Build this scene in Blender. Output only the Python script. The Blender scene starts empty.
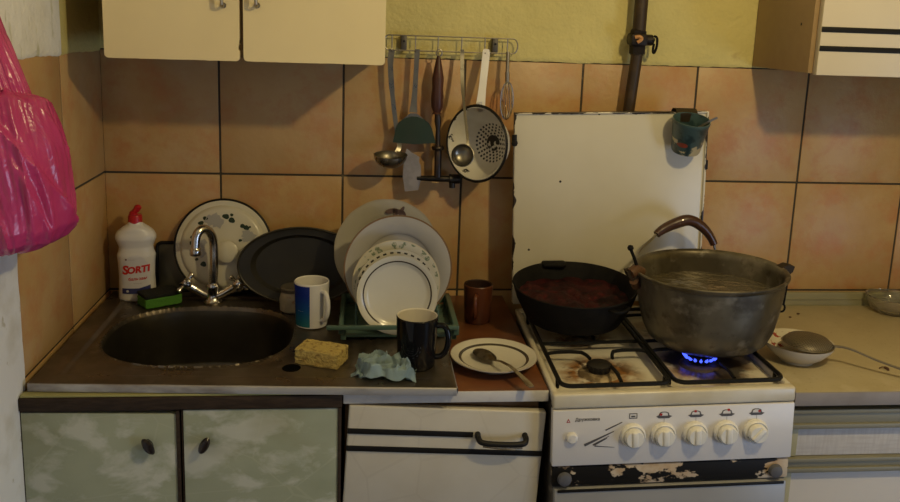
import bpy, bmesh, math, random
from mathutils import Vector, Matrix, noise, Euler
random.seed(7)
C = bpy.context.scene.collection
PI = math.pi
V = Vector

# ------------------------------------------------------------------ materials
def new_mat(name):
    m = bpy.data.materials.new(name); m.use_nodes = True
    nt = m.node_tree; b = nt.nodes['Principled BSDF']
    return m, nt, b

def N(nt, t, **kw):
    n = nt.nodes.new(t)
    for k, v in kw.items():
        if k.startswith('i_'):
            n.inputs[k[2:].replace('_', ' ')].default_value = v
        else:
            setattr(n, k, v)
    return n

def L(nt, a, b): nt.links.new(a, b)
def c4(c): return (c[0], c[1], c[2], 1.0)

def math_node(nt, op, a, b=None, clamp=False):
    n = nt.nodes.new('ShaderNodeMath'); n.operation = op; n.use_clamp = clamp
    for i, v in enumerate((a, b)):
        if v is None: continue
        if isinstance(v, (int, float)): n.inputs[i].default_value = v
        else: L(nt, v, n.inputs[i])
    return n.outputs[0]

def noise_fac(nt, vec, scale, detail=4.0, rough=.55, lo=.4, hi=.6, stretch=None, distort=0.0):
    if stretch:
        mp = N(nt, 'ShaderNodeMapping'); mp.inputs['Scale'].default_value = stretch
        L(nt, vec, mp.inputs['Vector']); vec = mp.outputs[0]
    n = N(nt, 'ShaderNodeTexNoise'); n.inputs['Scale'].default_value = scale
    n.inputs['Detail'].default_value = detail; n.inputs['Roughness'].default_value = rough
    n.inputs['Distortion'].default_value = distort
    L(nt, vec, n.inputs['Vector'])
    mr = N(nt, 'ShaderNodeMapRange'); mr.clamp = True
    mr.inputs['From Min'].default_value = lo; mr.inputs['From Max'].default_value = hi
    L(nt, n.outputs['Fac'], mr.inputs['Value'])
    return mr.outputs['Result']

def mix(nt, fac, a, b):
    n = N(nt, 'ShaderNodeMix'); n.data_type = 'RGBA'
    for s, v in ((0, fac), (6, a), (7, b)):
        if isinstance(v, (int, float)): n.inputs[s].default_value = v
        elif isinstance(v, (tuple, list)): n.inputs[s].default_value = c4(v)
        else: L(nt, v, n.inputs[s])
    return n.outputs[2]

def mat(name, base, rough=.5, metal=0.0, layers=(), bump=None, rough_noise=None, trans=0.0, ior=1.45, coat=0.0, subsurf=0.0):
    """layers: (scale, colour, amount, lo, hi[, stretch]); bump: (scale, strength, distance)"""
    m, nt, b = new_mat(name)
    tc = N(nt, 'ShaderNodeTexCoord'); vec = tc.outputs['Object']
    col = tuple(base)
    for ly in layers:
        sc, c, amt, lo, hi = ly[:5]
        f = noise_fac(nt, vec, sc, lo=lo, hi=hi, stretch=ly[5] if len(ly) > 5 else None, distort=ly[6] if len(ly) > 6 else 0.0)
        f = math_node(nt, 'MULTIPLY', f, amt)
        col = mix(nt, f, col, c)
    if isinstance(col, tuple): b.inputs['Base Color'].default_value = c4(col)
    else: L(nt, col, b.inputs['Base Color'])
    b.inputs['Roughness'].default_value = rough
    b.inputs['Metallic'].default_value = metal
    b.inputs['IOR'].default_value = ior
    b.inputs['Transmission Weight'].default_value = trans
    b.inputs['Coat Weight'].default_value = coat
    if rough_noise:
        sc, a0, a1 = rough_noise
        f = noise_fac(nt, vec, sc, lo=.3, hi=.7)
        mr = N(nt, 'ShaderNodeMapRange'); mr.inputs['To Min'].default_value = a0; mr.inputs['To Max'].default_value = a1
        L(nt, f, mr.inputs['Value']); L(nt, mr.outputs[0], b.inputs['Roughness'])
    if bump:
        f = noise_fac(nt, vec, bump[0], lo=.2, hi=.8, detail=5)
        bp = N(nt, 'ShaderNodeBump'); bp.inputs['Strength'].default_value = bump[1]; bp.inputs['Distance'].default_value = bump[2]
        L(nt, f, bp.inputs['Height']); L(nt, bp.outputs[0], b.inputs['Normal'])
    m['_b'] = 1
    return m

def radial(nt):
    """distance from the object's own z axis"""
    tc = N(nt, 'ShaderNodeTexCoord'); sx = N(nt, 'ShaderNodeSeparateXYZ'); L(nt, tc.outputs['Object'], sx.inputs[0])
    x2 = math_node(nt, 'MULTIPLY', sx.outputs[0], sx.outputs[0]); y2 = math_node(nt, 'MULTIPLY', sx.outputs[1], sx.outputs[1])
    return math_node(nt, 'SQRT', math_node(nt, 'ADD', x2, y2)), tc.outputs['Object'], sx

def band(nt, v, a, b):
    return math_node(nt, 'MULTIPLY', math_node(nt, 'GREATER_THAN', v, a), math_node(nt, 'LESS_THAN', v, b))

def plate_mat(name, base, rings, floral=None, rough=.22):
    """rings: (r0, r1, colour, amount[, dash count]); floral: (r0, r1, colour, voronoi scale)"""
    m, nt, b = new_mat(name)
    r, vec, sx = radial(nt); col = mix(nt, math_node(nt, 'MULTIPLY', noise_fac(nt, vec, 14, lo=.45, hi=.75), .25), base, tuple(x * .78 for x in base))
    for rg in rings:
        f = math_node(nt, 'MULTIPLY', band(nt, r, rg[0], rg[1]), rg[3])
        if len(rg) > 4:
            an = math_node(nt, 'ARCTAN2', sx.outputs[1], sx.outputs[0])
            f = math_node(nt, 'MULTIPLY', f, math_node(nt, 'GREATER_THAN', math_node(nt, 'SINE', math_node(nt, 'MULTIPLY', an, rg[4])), 0.0))
        col = mix(nt, f, col, rg[2])
    if floral:
        vo = N(nt, 'ShaderNodeTexVoronoi'); vo.inputs['Scale'].default_value = floral[3]; L(nt, vec, vo.inputs['Vector'])
        f = math_node(nt, 'MULTIPLY', math_node(nt, 'LESS_THAN', vo.outputs['Distance'], .42), band(nt, r, floral[0], floral[1]))
        f2 = math_node(nt, 'MULTIPLY', f, noise_fac(nt, vec, 160, lo=.35, hi=.55))
        col = mix(nt, math_node(nt, 'MULTIPLY', f2, .8), col, floral[2])
    L(nt, col, b.inputs['Base Color']); b.inputs['Roughness'].default_value = rough
    return m

WHITE = (.72, .69, .62)
M = {}
M['tile'] = None
M['black'] = mat('black paint', (.012, .011, .010), .45)
M['dark'] = mat('dark brown wood', (.03, .02, .014), .6, layers=[(30, (.07, .045, .03), .6, .4, .7, (1, 1, 6))])
M['cream'] = mat('cream paint', (.82, .69, .39), .38, layers=[(4, (.72, .59, .31), .35, .4, .7)], bump=(90, .06, .001))
M['cream_side'] = mat('brownish chipboard', (.27, .185, .10), .6, layers=[(60, (.22, .15, .08), .5, .4, .7)])
M['chrome'] = mat('chrome', (.62, .60, .57), .14, 1.0, rough_noise=(40, .08, .28))
M['steel'] = mat('brushed steel', (.25, .23, .185), .3, .95, rough_noise=(30, .22, .45))
M['wire'] = mat('dull wire', (.34, .31, .26), .38, 1.0)
M['iron'] = mat('cast iron', (.005, .0045, .0045), .72, .0, layers=[(40, (.014, .012, .010), .5, .4, .7)], bump=(120, .25, .002))
M['enamel'] = mat('white enamel', (.70, .68, .63), .25, layers=[(5, (.60, .55, .43), .35, .45, .75)])
M['ceramic'] = mat('white ceramic', (.70, .68, .64), .2)
M['grate'] = mat('black grate', (.010, .010, .010), .38, bump=(150, .2, .001))

def tile_material():
    m, nt, b = new_mat('terracotta tile')
    tc = N(nt, 'ShaderNodeTexCoord'); geo = N(nt, 'ShaderNodeNewGeometry')
    off = N(nt, 'ShaderNodeVectorMath'); off.operation = 'SCALE'; off.inputs['Scale'].default_value = 9.0
    cb = N(nt, 'ShaderNodeCombineXYZ')
    for i in range(3): L(nt, geo.outputs['Random Per Island'], cb.inputs[i])
    L(nt, cb.outputs[0], off.inputs[0])
    ad = N(nt, 'ShaderNodeVectorMath'); ad.operation = 'ADD'; L(nt, tc.outputs['Object'], ad.inputs[0]); L(nt, off.outputs[0], ad.inputs[1])
    v = ad.outputs[0]
    col = mix(nt, noise_fac(nt, v, 6, lo=.35, hi=.65), (.52, .335, .14), (.45, .27, .10))
    col = mix(nt, math_node(nt, 'MULTIPLY', noise_fac(nt, v, 11, lo=.47, hi=.66, detail=9, rough=.68), .85), col, (.47, .20, .07))
    col = mix(nt, math_node(nt, 'MULTIPLY', noise_fac(nt, v, 13, lo=.52, hi=.8, detail=6), .55), col, (.52, .38, .22))
    col = mix(nt, math_node(nt, 'MULTIPLY', geo.outputs['Random Per Island'], .25), col, (.46, .31, .15))
    L(nt, col, b.inputs['Base Color'])
    b.inputs['Roughness'].default_value = .42
    bp = N(nt, 'ShaderNodeBump'); bp.inputs['Strength'].default_value = .18; bp.inputs['Distance'].default_value = .003
    L(nt, noise_fac(nt, v, 60, lo=.2, hi=.8), bp.inputs['Height']); L(nt, bp.outputs[0], b.inputs['Normal'])
    return m
M['tile'] = tile_material()
def dull(m, v=.2):
    m.node_tree.nodes['Principled BSDF'].inputs['Specular IOR Level'].default_value = v; return m
for k_ in ('iron', 'dark', 'black', 'grate'): dull(M[k_])
M['grout'] = mat('dark grout', (.055, .045, .030), .9, layers=[(20, (.25, .20, .11), .5, .62, .7)])

def plaster_material(name, base, base2, split=None):
    m, nt, b = new_mat(name)
    tc = N(nt, 'ShaderNodeTexCoord'); v = tc.outputs['Object']
    col = mix(nt, noise_fac(nt, v, 5, lo=.3, hi=.7), base, base2)
    col = mix(nt, math_node(nt, 'MULTIPLY', noise_fac(nt, v, 18, lo=.66, hi=.74), .45), col, (.42, .30, .11))
    if split:
        sx = N(nt, 'ShaderNodeSeparateXYZ'); L(nt, v, sx.inputs[0])
        white = mix(nt, noise_fac(nt, v, 7, lo=.4, hi=.65), (.78, .77, .70), (.68, .66, .57))
        white = mix(nt, math_node(nt, 'MULTIPLY', noise_fac(nt, v, 22, lo=.6, hi=.68, stretch=(1, 1.6, .5)), .55), white, (.38, .36, .16))
        wob = math_node(nt, 'MULTIPLY', noise_fac(nt, v, 9, lo=0, hi=1), .012)
        f = math_node(nt, 'LESS_THAN', math_node(nt, 'ADD', sx.outputs[1], wob), split)
        col = mix(nt, f, col, white)
    L(nt, col, b.inputs['Base Color']); b.inputs['Roughness'].default_value = .72
    bp = N(nt, 'ShaderNodeBump'); bp.inputs['Strength'].default_value = .55; bp.inputs['Distance'].default_value = .006
    n1 = noise_fac(nt, v, 26, lo=.2, hi=.8, detail=6); n2 = noise_fac(nt, v, 110, lo=.2, hi=.8)
    L(nt, math_node(nt, 'ADD', n1, math_node(nt, 'MULTIPLY', n2, .35)), bp.inputs['Height']); L(nt, bp.outputs[0], b.inputs['Normal'])
    return m
M['plaster'] = plaster_material('yellow plaster', (.66, .57, .22), (.57, .49, .18))
M['plaster_left'] = plaster_material('left wall paint', (.60, .52, .18), (.54, .46, .16), split=-.256)

# ------------------------------------------------------------------ mesh helpers
def xf(bm, geom, Mx):
    if Mx is not None: bmesh.ops.transform(bm, matrix=Mx, verts=geom)

def box(bm, lo, hi, Mx=None, bev=0.0, mi=0, seg=2):
    t = bmesh.new()
    c = [(a + b) / 2 for a, b in zip(lo, hi)]; s = [abs(b - a) for a, b in zip(lo, hi)]
    bmesh.ops.create_cube(t, size=1.0, matrix=Matrix.Translation(c) @ Matrix.Diagonal((*s, 1)))
    if bev > 0: bmesh.ops.bevel(t, geom=t.edges[:], offset=min(bev, min(s) * .49), segments=seg, affect='EDGES', profile=.5)
    merge(bm, t, Mx, mi)

def merge(bm, t, Mx=None, mi=0):
    vs = {}
    for v in t.verts: vs[v] = bm.verts.new(Mx @ v.co if Mx is not None else v.co)
    for f in t.faces:
        try:
            nf = bm.faces.new([vs[v] for v in f.verts]); nf.material_index = mi if mi is not None else f.material_index
        except ValueError: pass
    t.free()

def tube(bm, pts, r, seg=10, Mx=None, mi=0, cap=True, closed=False):
    pts = [V(p) for p in pts]; n = len(pts)
    rs = r if isinstance(r, (list, tuple)) else [r] * n
    rings = []; up = None
    for i, p in enumerate(pts):
        if closed: t = (pts[(i + 1) % n] - pts[i - 1])
        else: t = pts[min(i + 1, n - 1)] - pts[max(i - 1, 0)]
        t.normalize()
        if up is None:
            up = V((0, 0, 1)) if abs(t.z) < .9 else V((1, 0, 0))
        a = up - t * up.dot(t)
        if a.length < 1e-6: a = t.orthogonal()
        a.normalize(); up = a; bb = t.cross(a)
        ring = []
        for k in range(seg):
            th = 2 * PI * k / seg
            q = p + (a * math.cos(th) + bb * math.sin(th)) * rs[i]
            ring.append(bm.verts.new(Mx @ q if Mx is not None else q))
        rings.append(ring)
    m = n if closed else n - 1
    for i in range(m):
        A, B = rings[i], rings[(i + 1) % n]
        for k in range(seg):
            f = bm.faces.new((A[k], A[(k + 1) % seg], B[(k + 1) % seg], B[k])); f.material_index = mi
    if cap and not closed:
        f = bm.faces.new(rings[0][::-1]); f.material_index = mi
        f = bm.faces.new(rings[-1]); f.material_index = mi

def spline(pts, n=8):
    pts = [V(p) for p in pts]; out = []
    for i in range(len(pts) - 1):
        p0 = pts[max(i - 1, 0)]; p1 = pts[i]; p2 = pts[i + 1]; p3 = pts[min(i + 2, len(pts) - 1)]
        for k in range(n):
            t = k / n
            out.append(.5 * ((2 * p1) + (p2 - p0) * t + (2 * p0 - 5 * p1 + 4 * p2 - p3) * t * t + (3 * p1 - p0 - 3 * p2 + p3) * t ** 3))
    out.append(pts[-1]); return out

def strip(bm, pts, w, th, normal, Mx=None, mi=0):
    pts = [V(p) for p in pts]; n = len(pts); ws = w if isinstance(w, (list, tuple)) else [w] * n; nr = V(normal).normalized()
    rings = []
    for i, p in enumerate(pts):
        t = (pts[min(i + 1, n - 1)] - pts[max(i - 1, 0)]).normalized()
        s = t.cross(nr).normalized(); nn = s.cross(t)
        rings.append([bm.verts.new((Mx @ q) if Mx is not None else q) for q in
                      (p + s * ws[i] / 2 + nn * th / 2, p - s * ws[i] / 2 + nn * th / 2, p - s * ws[i] / 2 - nn * th / 2, p + s * ws[i] / 2 - nn * th / 2)])
    for i in range(n - 1):
        A, B = rings[i], rings[i + 1]
        for k in range(4):
            f = bm.faces.new((A[k], A[(k + 1) % 4], B[(k + 1) % 4], B[k])); f.material_index = mi
    f = bm.faces.new(rings[0][::-1]); f.material_index = mi
    f = bm.faces.new(rings[-1]); f.material_index = mi

def lathe(bm, prof, seg=48, Mx=None, mi=0, sx=1.0, sy=1.0, wob=None):
    rings = []
    for (r, z) in prof:
        if r < 1e-6:
            q = V((0, 0, z)); rings.append([bm.verts.new(Mx @ q if Mx is not None else q)]); continue
        ring = []
        for k in range(seg):
            th = 2 * PI * k / seg; rr = r * (1 + (wob(th, r) if wob else 0))
            q = V((rr * math.cos(th) * sx, rr * math.sin(th) * sy, z)); ring.append(bm.verts.new(Mx @ q if Mx is not None else q))
        rings.append(ring)
    for i in range(len(rings) - 1):
        A, B = rings[i], rings[i + 1]
        for k in range(seg):
            k2 = (k + 1) % seg
            if len(A) == 1 and len(B) == 1: continue
            if len(A) == 1: f = bm.faces.new((A[0], B[k2], B[k]))
            elif len(B) == 1: f = bm.faces.new((A[k], A[k2], B[0]))
            else: f = bm.faces.new((A[k], A[k2], B[k2], B[k]))
            f.material_index = mi

def prism(bm, poly, th, Mx=None, mi=0):
    """poly: 2-D (x, z) outline in the xz plane, thickness along +y"""
    a = [bm.verts.new((Mx @ V((x, 0, z))) if Mx is not None else V((x, 0, z))) for x, z in poly]
    b = [bm.verts.new((Mx @ V((x, th, z))) if Mx is not None else V((x, th, z))) for x, z in poly]
    n = len(poly)
    fs = [bm.faces.new(a), bm.faces.new(b[::-1])]
    for i in range(n): fs.append(bm.faces.new((a[i], b[i], b[(i + 1) % n], a[(i + 1) % n])))
    for f in fs: f.material_index = mi

def text(bm, s, size, fn, mi=0, bold=0.0, shear=0.0):
    cu = bpy.data.curves.new('lettering', 'FONT'); cu.body = s; cu.size = size; cu.align_x = 'CENTER'; cu.align_y = 'CENTER'
    cu.offset = bold; cu.shear = shear; cu.resolution_u = 3
    o = bpy.data.objects.new('lettering', cu); C.objects.link(o)
    bpy.context.view_layer.update()
    me = bpy.data.meshes.new_from_object(o.evaluated_get(bpy.context.evaluated_depsgraph_get()))
    t = bmesh.new(); t.from_mesh(me)
    vs = {v: bm.verts.new(fn(v.co.x, v.co.y)) for v in t.verts}
    for f in t.faces:
        try:
            nf = bm.faces.new([vs[v] for v in f.verts]); nf.material_index = mi
        except ValueError: pass
    t.free(); bpy.data.objects.remove(o); bpy.data.curves.remove(cu); bpy.data.meshes.remove(me)

def mk(name, bm, mats, parent=None, loc=None, rot=None, smooth=True, angle=38, normals=True):
    if normals: bmesh.ops.recalc_face_normals(bm, faces=bm.faces[:])
    me = bpy.data.meshes.new(name); bm.to_mesh(me); bm.free()
    for m in (mats if isinstance(mats, (list, tuple)) else [mats]): me.materials.append(m)
    if smooth:
        for p in me.polygons: p.use_smooth = True
        try: me.set_sharp_from_angle(angle=math.radians(angle))
        except Exception: pass
    o = bpy.data.objects.new(name, me); C.objects.link(o)
    if parent: o.parent = parent
    if loc is not None: o.location = loc
    if rot is not None: o.rotation_euler = rot
    return o

def tag(o, label, cat, group=None, kind=None):
    o['label'] = label; o['category'] = cat
    if group: o['group'] = group
    if kind: o['kind'] = kind
    return o

def thing(name, label, cat, loc=(0, 0, 0), rot=(0, 0, 0), group=None, mw=None):
    o = bpy.data.objects.new(name, None); C.objects.link(o); o.empty_display_size = .05
    if mw is not None: o.matrix_world = mw
    else: o.location = loc; o.rotation_euler = rot
    return tag(o, label, cat, group)

def struct(name, bm, m, smooth=False, label=None):
    o = mk(name, bm, m, smooth=smooth); o['kind'] = 'structure'
    return o
B = bmesh.new

# ------------------------------------------------------------------ room shell
RX, RY, CEIL = 2.95, -3.3, 2.55
ZT, ZM = 1.446, 1.147          # tile top line, middle joint
bm = B(); box(bm, (-.12, RY, -.1), (RX + .12, .12, 0)); struct('floor', bm, mat('brown linoleum', (.09, .065, .045), .5, layers=[(3, (.06, .04, .03), .6, .4, .6)]))
bm = B(); box(bm, (-.12, RY, CEIL), (RX + .12, .12, CEIL + .1)); struct('ceiling', bm, mat('whitewashed ceiling', (.50, .46, .36), .8, bump=(20, .2, .004)))
bm = B(); box(bm, (-.12, .0, 0), (RX + .12, .12, CEIL)); struct('wall_back', bm, M['plaster'])
bm = B(); box(bm, (-.12, RY, 0), (0, 0, CEIL)); struct('wall_left', bm, M['plaster_left'])
bm = B()
DY0, DY1, DZ1 = -2.75, -1.75, 1.15      # low opening added in the right wall, out of view, for cool fill
for lo, hi in (((RX, RY, 0), (RX + .12, DY0, CEIL)), ((RX, DY1, 0), (RX + .12, 0, CEIL)), ((RX, DY0, DZ1), (RX + .12, DY1, CEIL)), ((RX, DY0, 0), (RX + .12, DY1, .08))): box(bm, lo, hi)
struct('wall_right', bm, M['plaster'])
bm = B()
for lo, hi in (((RX + .03, DY0, .08), (RX + .08, DY0 + .05, DZ1)), ((RX + .03, DY1 - .05, .08), (RX + .08, DY1, DZ1)), ((RX + .03, DY0, .08), (RX + .08, DY1, .14)), ((RX + .03, DY0, DZ1 - .05), (RX + .08, DY1, DZ1))): box(bm, lo, hi, bev=.004)
struct('added_window_2', bm, mat('window frame paint', (.7, .68, .62), .5))  # frame of the added, unseen side window
bm = B()
WX0, WX1, WZ0, WZ1 = .75, 2.05, .15, 1.35
for lo, hi in (((-.12, RY - .12, 0), (WX0, RY, CEIL)), ((WX1, RY - .12, 0), (RX + .12, RY, CEIL)), ((WX0, RY - .12, 0), (WX1, RY, WZ0)), ((WX0, RY - .12, WZ1), (WX1, RY, CEIL))): box(bm, lo, hi)
struct('wall_front', bm, mat('drab wall', (.16, .14, .10), .8))
bm = B()
for lo, hi in (((WX0, RY - .08, WZ0), (WX0 + .05, RY - .03, WZ1)), ((WX1 - .05, RY - .08, WZ0), (WX1, RY - .03, WZ1)), ((WX0, RY - .08, WZ0), (WX1, RY - .03, WZ0 + .05)), ((WX0, RY - .08, WZ1 - .05), (WX1, RY - .03, WZ1)), ((1.375, RY - .08, WZ0), (1.425, RY - .03, WZ1))): box(bm, lo, hi, bev=.004)
struct('window_1', bm, mat('window paint', (.7, .68, .62), .5))
# tiles on the back wall: one panel of bevelled tiles over grout; faces stand 1 mm behind y=0 plane plus
def tiles(name, edges_u, edges_z, place):
    bm = B(); g = .0052
    for i in range(len(edges_u) - 1):
        for j in range(len(edges_z) - 1):
            a, b_ = edges_u[i] + g / 2, edges_u[i + 1] - g / 2; z0, z1 = edges_z[j] + g / 2, edges_z[j + 1] - g / 2
            box(bm, (a, -.0028, z0), (b_, .004, z1), Mx=place, bev=.0016, mi=0, seg=2)
    u0, u1 = edges_u[0], edges_u[-1]
    box(bm, (u0, -.0008, edges_z[0]), (u1, .004, edges_z[-1]), Mx=place, mi=1)
    return struct(name, bm, [M['tile'], M['grout']], smooth=True)
xs = [.0005, .279] + [.279 + .3 * k for k in range(1, 9)] + [RX]
tiles('trim_1', xs, [.55, .848, ZM, ZT], Matrix.Translation((0, 0, 0)))
tiles('trim_2', [-.0035 - .0 , .2645, .532], [.55, .848, ZM, ZT], Matrix.Rotation(-PI / 2, 4, 'Z') @ Matrix.Scale(1, 4) if False else Matrix(((0, -1, 0, 0), (-1, 0, 0, 0), (0, 0, 1, 0), (0, 0, 0, 1))))
# plaster coat above the tiles, thick, with an uneven lower lip
def plaster_coat(name, u0, u1, z1, fn, m, thick, z0=ZT, seed=0, du=.012):
    bm = B(); nu = int((u1 - u0) / du); rows = []
    for i in range(nu + 1):
        u = u0 + (u1 - u0) * i / nu
        e = .0035 * noise.noise((u * 9 + seed, 0, 0)) + .0025 * noise.noise((u * 45 + seed, 3, 0))
        col = []
        for j, (d, dz) in enumerate(((0.0, 0.0), (.6, -.0005), (.93, .0035), (1.0, .012))):
            col.append(bm.verts.new(fn(u, thick * d, z0 + e + dz)))
        col.append(bm.verts.new(fn(u, thick, z1))); rows.append(col)
    for i in range(nu):
        for j in range(4): bm.faces.new((rows[i][j], rows[i][j + 1], rows[i + 1][j + 1], rows[i + 1][j]))
    return struct(name, bm, m, smooth=True)
plaster_coat('trim_3', .001, RX, CEIL - .001, lambda u, d, z: V((u, -d, z)), M['plaster'], .007)
plaster_coat('trim_4', .006, -RY - .01, CEIL - .001, lambda u, d, z: V((d, -u, z)), M['plaster_left'], .006, z0=ZT - .004, seed=40)
# whitewashed plaster in front of the tile field on the left wall, rough vertical edge
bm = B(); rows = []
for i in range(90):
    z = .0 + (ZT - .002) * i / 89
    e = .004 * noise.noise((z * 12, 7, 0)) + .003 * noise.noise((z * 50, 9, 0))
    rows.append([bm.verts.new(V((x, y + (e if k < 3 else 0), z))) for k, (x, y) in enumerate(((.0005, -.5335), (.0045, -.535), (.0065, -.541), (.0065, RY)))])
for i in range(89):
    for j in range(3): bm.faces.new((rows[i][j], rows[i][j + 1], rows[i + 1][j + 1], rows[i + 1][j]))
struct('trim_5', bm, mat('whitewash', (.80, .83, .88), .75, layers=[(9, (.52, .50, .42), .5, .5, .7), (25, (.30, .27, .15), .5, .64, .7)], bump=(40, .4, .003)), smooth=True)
# sill strip above the right worktop
bm = B(); box(bm, (1.505, -.016, .803), (RX, -.0035, .845), bev=.002); box(bm, (1.505, -.019, .826), (RX, -.0155, .8285), bev=.001)
struct('trim_6', bm, mat('grey green skirting', (.30, .28, .17), .5, layers=[(8, (.24, .22, .13), .5, .4, .7)]))

# ------------------------------------------------------------------ upper cabinets
def chip(poly_pts, n, amp):
    return poly_pts
def cab_door(w, h, chips=(), rr=.008):
    """outline in xz from (0,0) to (w,h) with slightly rounded lower corners and chipped edges"""
    p = []
    for a in range(5): p.append((rr - rr * math.cos(a * PI / 8), rr - rr * math.sin(a * PI / 8)))
    x = rr
    for k in range(1, 24):
        xx = rr + (w - 2 * rr) * k / 24
        p.append((xx, .0007 * noise.noise((xx * 60, w * 9, 1))))
    for a in range(5): p.append((w - rr + rr * math.sin(a * PI / 8), rr - rr * math.cos(a * PI / 8)))
    for (z, d, hz) in chips: p += [(w, z), (w - d, z + hz * .3), (w - d * .7, z + hz * .8), (w, z + hz)]
    p += [(w, h), (0, h)]
    return p
t = thing('wall_cabinet', 'cream wall cabinet with two doors hanging over the sink', 'cabinet', (.1, 0, 1.447))
bm = B()
for lo, hi in (((0, -.283, 0), (.016, -.009, .72)), ((.556, -.283, 0), (.572, -.009, .72)), ((.016, -.283, 0), (.556, -.009, .016)), ((.016, -.283, .704), (.556, -.009, .72)), ((.016, -.02, .016), (.556, -.009, .704)), ((.268, -.282, .016), (.284, -.02, .704))):
    box(bm, lo, hi, bev=.001)
mk('body', bm, M['cream_side'], t)
for nm, x0, w, z0, hx, ch in (('door', .003, .270, -.0065, .239, ((.02, .003, .016), (.034, .0015, .01))), ('door', .281, .292, -.006, .029, ())):
    bm = B(); prism(bm, cab_door(w, .725, ch), .016)
    for f in bm.faces:
        if abs(f.normal.y) < .5 and f.calc_area() < 1: pass
    d = mk(nm, bm, M['cream'], t, loc=(x0, -.3, z0), smooth=True, angle=30)
    bm = B()
    hz = .1085 if x0 < .1 else .1105
    tube(bm, spline([(0, -.002, .004), (0, -.012, .002), (0, -.0205, .006), (0, -.022, .014), (0, -.022, .086), (0, -.0205, .094), (0, -.012, .098), (0, -.002, .096)], 4), .0035, 8)
    lathe(bm, [(.0, 0), (.006, 0), (.006, .003), (.0, .003)], 14, Mx=Matrix.Translation((0, 0, .004)) @ Matrix.Rotation(PI / 2, 4, 'X'))
    mk('handle', bm, M['wire'], d, loc=((hx if x0 < .1 else hx), -.0, hz))
t = thing('wall_cabinet', 'cream wall cabinet with two black stripes over the right worktop', 'cabinet', (1.619, 0, 1.45))
bm = B()
for lo, hi in (((0, -.283, 0), (.016, -.009, .72)), ((.784, -.283, 0), (.8, -.009, .72)), ((.016, -.283, 0), (.784, -.009, .016)), ((.016, -.283, .704), (.784, -.009, .72)), ((.016, -.02, .016), (.784, -.009, .704))):
    box(bm, lo, hi, bev=.001)
# small dark mark on the side
box(bm, (-.0006, -.235, .105), (.0003, -.23, .111), mi=1)
mk('body', bm, [mat('tan cabinet side', (.36, .245, .12), .5, layers=[(40, (.31, .20, .10), .4, .4, .7)]), M['black']], t)
bm = B(); box(bm, (.010, -.302, -.003), (.80, -.284, .72), bev=.002)
d = mk('door', bm, mat('cream laminate', (.70, .62, .46), .35, layers=[(3, (.66, .57, .40), .5, .4, .6, (1, 1, .1))]), t)
for z in (.0975, .056):
    bm = B(); box(bm, (.0105, -.3035, z - .006), (.7995, -.302, z + .006), bev=.0006); mk('stripe', bm, M['black'], d)['label'] = 'black stripe'

# ------------------------------------------------------------------ utensil rack and utensils
rk = thing('utensil_rack', 'wire utensil rack with hooks screwed to the yellow wall', 'rack', (.84, -.012, 1.48))
bm = B(); a, b_ = -.152, .152
for z in (.016, -.008):
    pass
loop = []
for k in range(13): th = PI / 2 + PI * k / 12; loop.append((a + .012 * math.cos(th), -.016, .002 + .018 * math.sin(th)))
for k in range(13): th = -PI / 2 + PI * k / 12; loop.append((b_ + .012 * math.cos(th), -.016, .002 + .018 * math.sin(th)))
tube(bm, loop, .0016, 8, closed=True)
mk('frame', bm, M['wire'], rk)
hooks = [-.145, -.088, -.033, .025, .082, .138]
for hx in hooks:
    bm = B(); tube(bm, spline([(hx, -.0185, .020), (hx, -.0185, -.012), (hx, -.022, -.020), (hx, -.028, -.021), (hx, -.031, -.015)], 5), .0014, 7); mk('hook', bm, M['wire'], rk)
for px in (-.116, .108):
    bm = B(); box(bm, (px - .007, -.0165, -.015), (px + .007, .004, .020), bev=.002)
    lathe(bm, [(0, 0), (.0028, 0), (.0028, .0015), (0, .0015)], 10, Mx=Matrix.Translation((px, -.0165, .006)) @ Matrix.Rotation(PI / 2, 4, 'X'), mi=1)
    mk('mounting_plate', bm, [mat('dark plate steel', (.10, .09, .075), .5, .5), M['black']], rk)
HOOKY = -.038
# 1 ladle
t = thing('ladle', 'deep steel ladle on the leftmost hook of the rack', 'ladle', (.693, -.04, 1.46))
bm = B(); strip(bm, spline([(.002, 0, .006), (-.001, -.001, -.03), (.005, -.002, -.10), (.016, -.003, -.18), (.025, -.008, -.225), (.018, -.016, -.243)], 6), [.015] * 6 + [.013] * 6 + [.011] * 19, .0022, (0, -1, 0)); mk('handle', bm, M['steel'], t)
bm = B(); R_ = .040
pr = [(R_ * math.sin(a), -R_ * .80 * math.cos(a)) for a in [PI / 2 * k / 10 for k in range(11)]] + [(R_ + .0015, .001), (R_ - .0015, .001)] + [((R_ - .0015) * math.sin(a), -(R_ - .0015) * .80 * math.cos(a)) for a in [PI / 2 * k / 10 for k in range(10, -1, -1)]]
lathe(bm, pr, 36, Mx=Matrix.Translation((.002, -.052, -.244)) @ Matrix.Rotation(math.radians(5), 4, 'X')); mk('bowl', bm, M['steel'], t)
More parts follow.
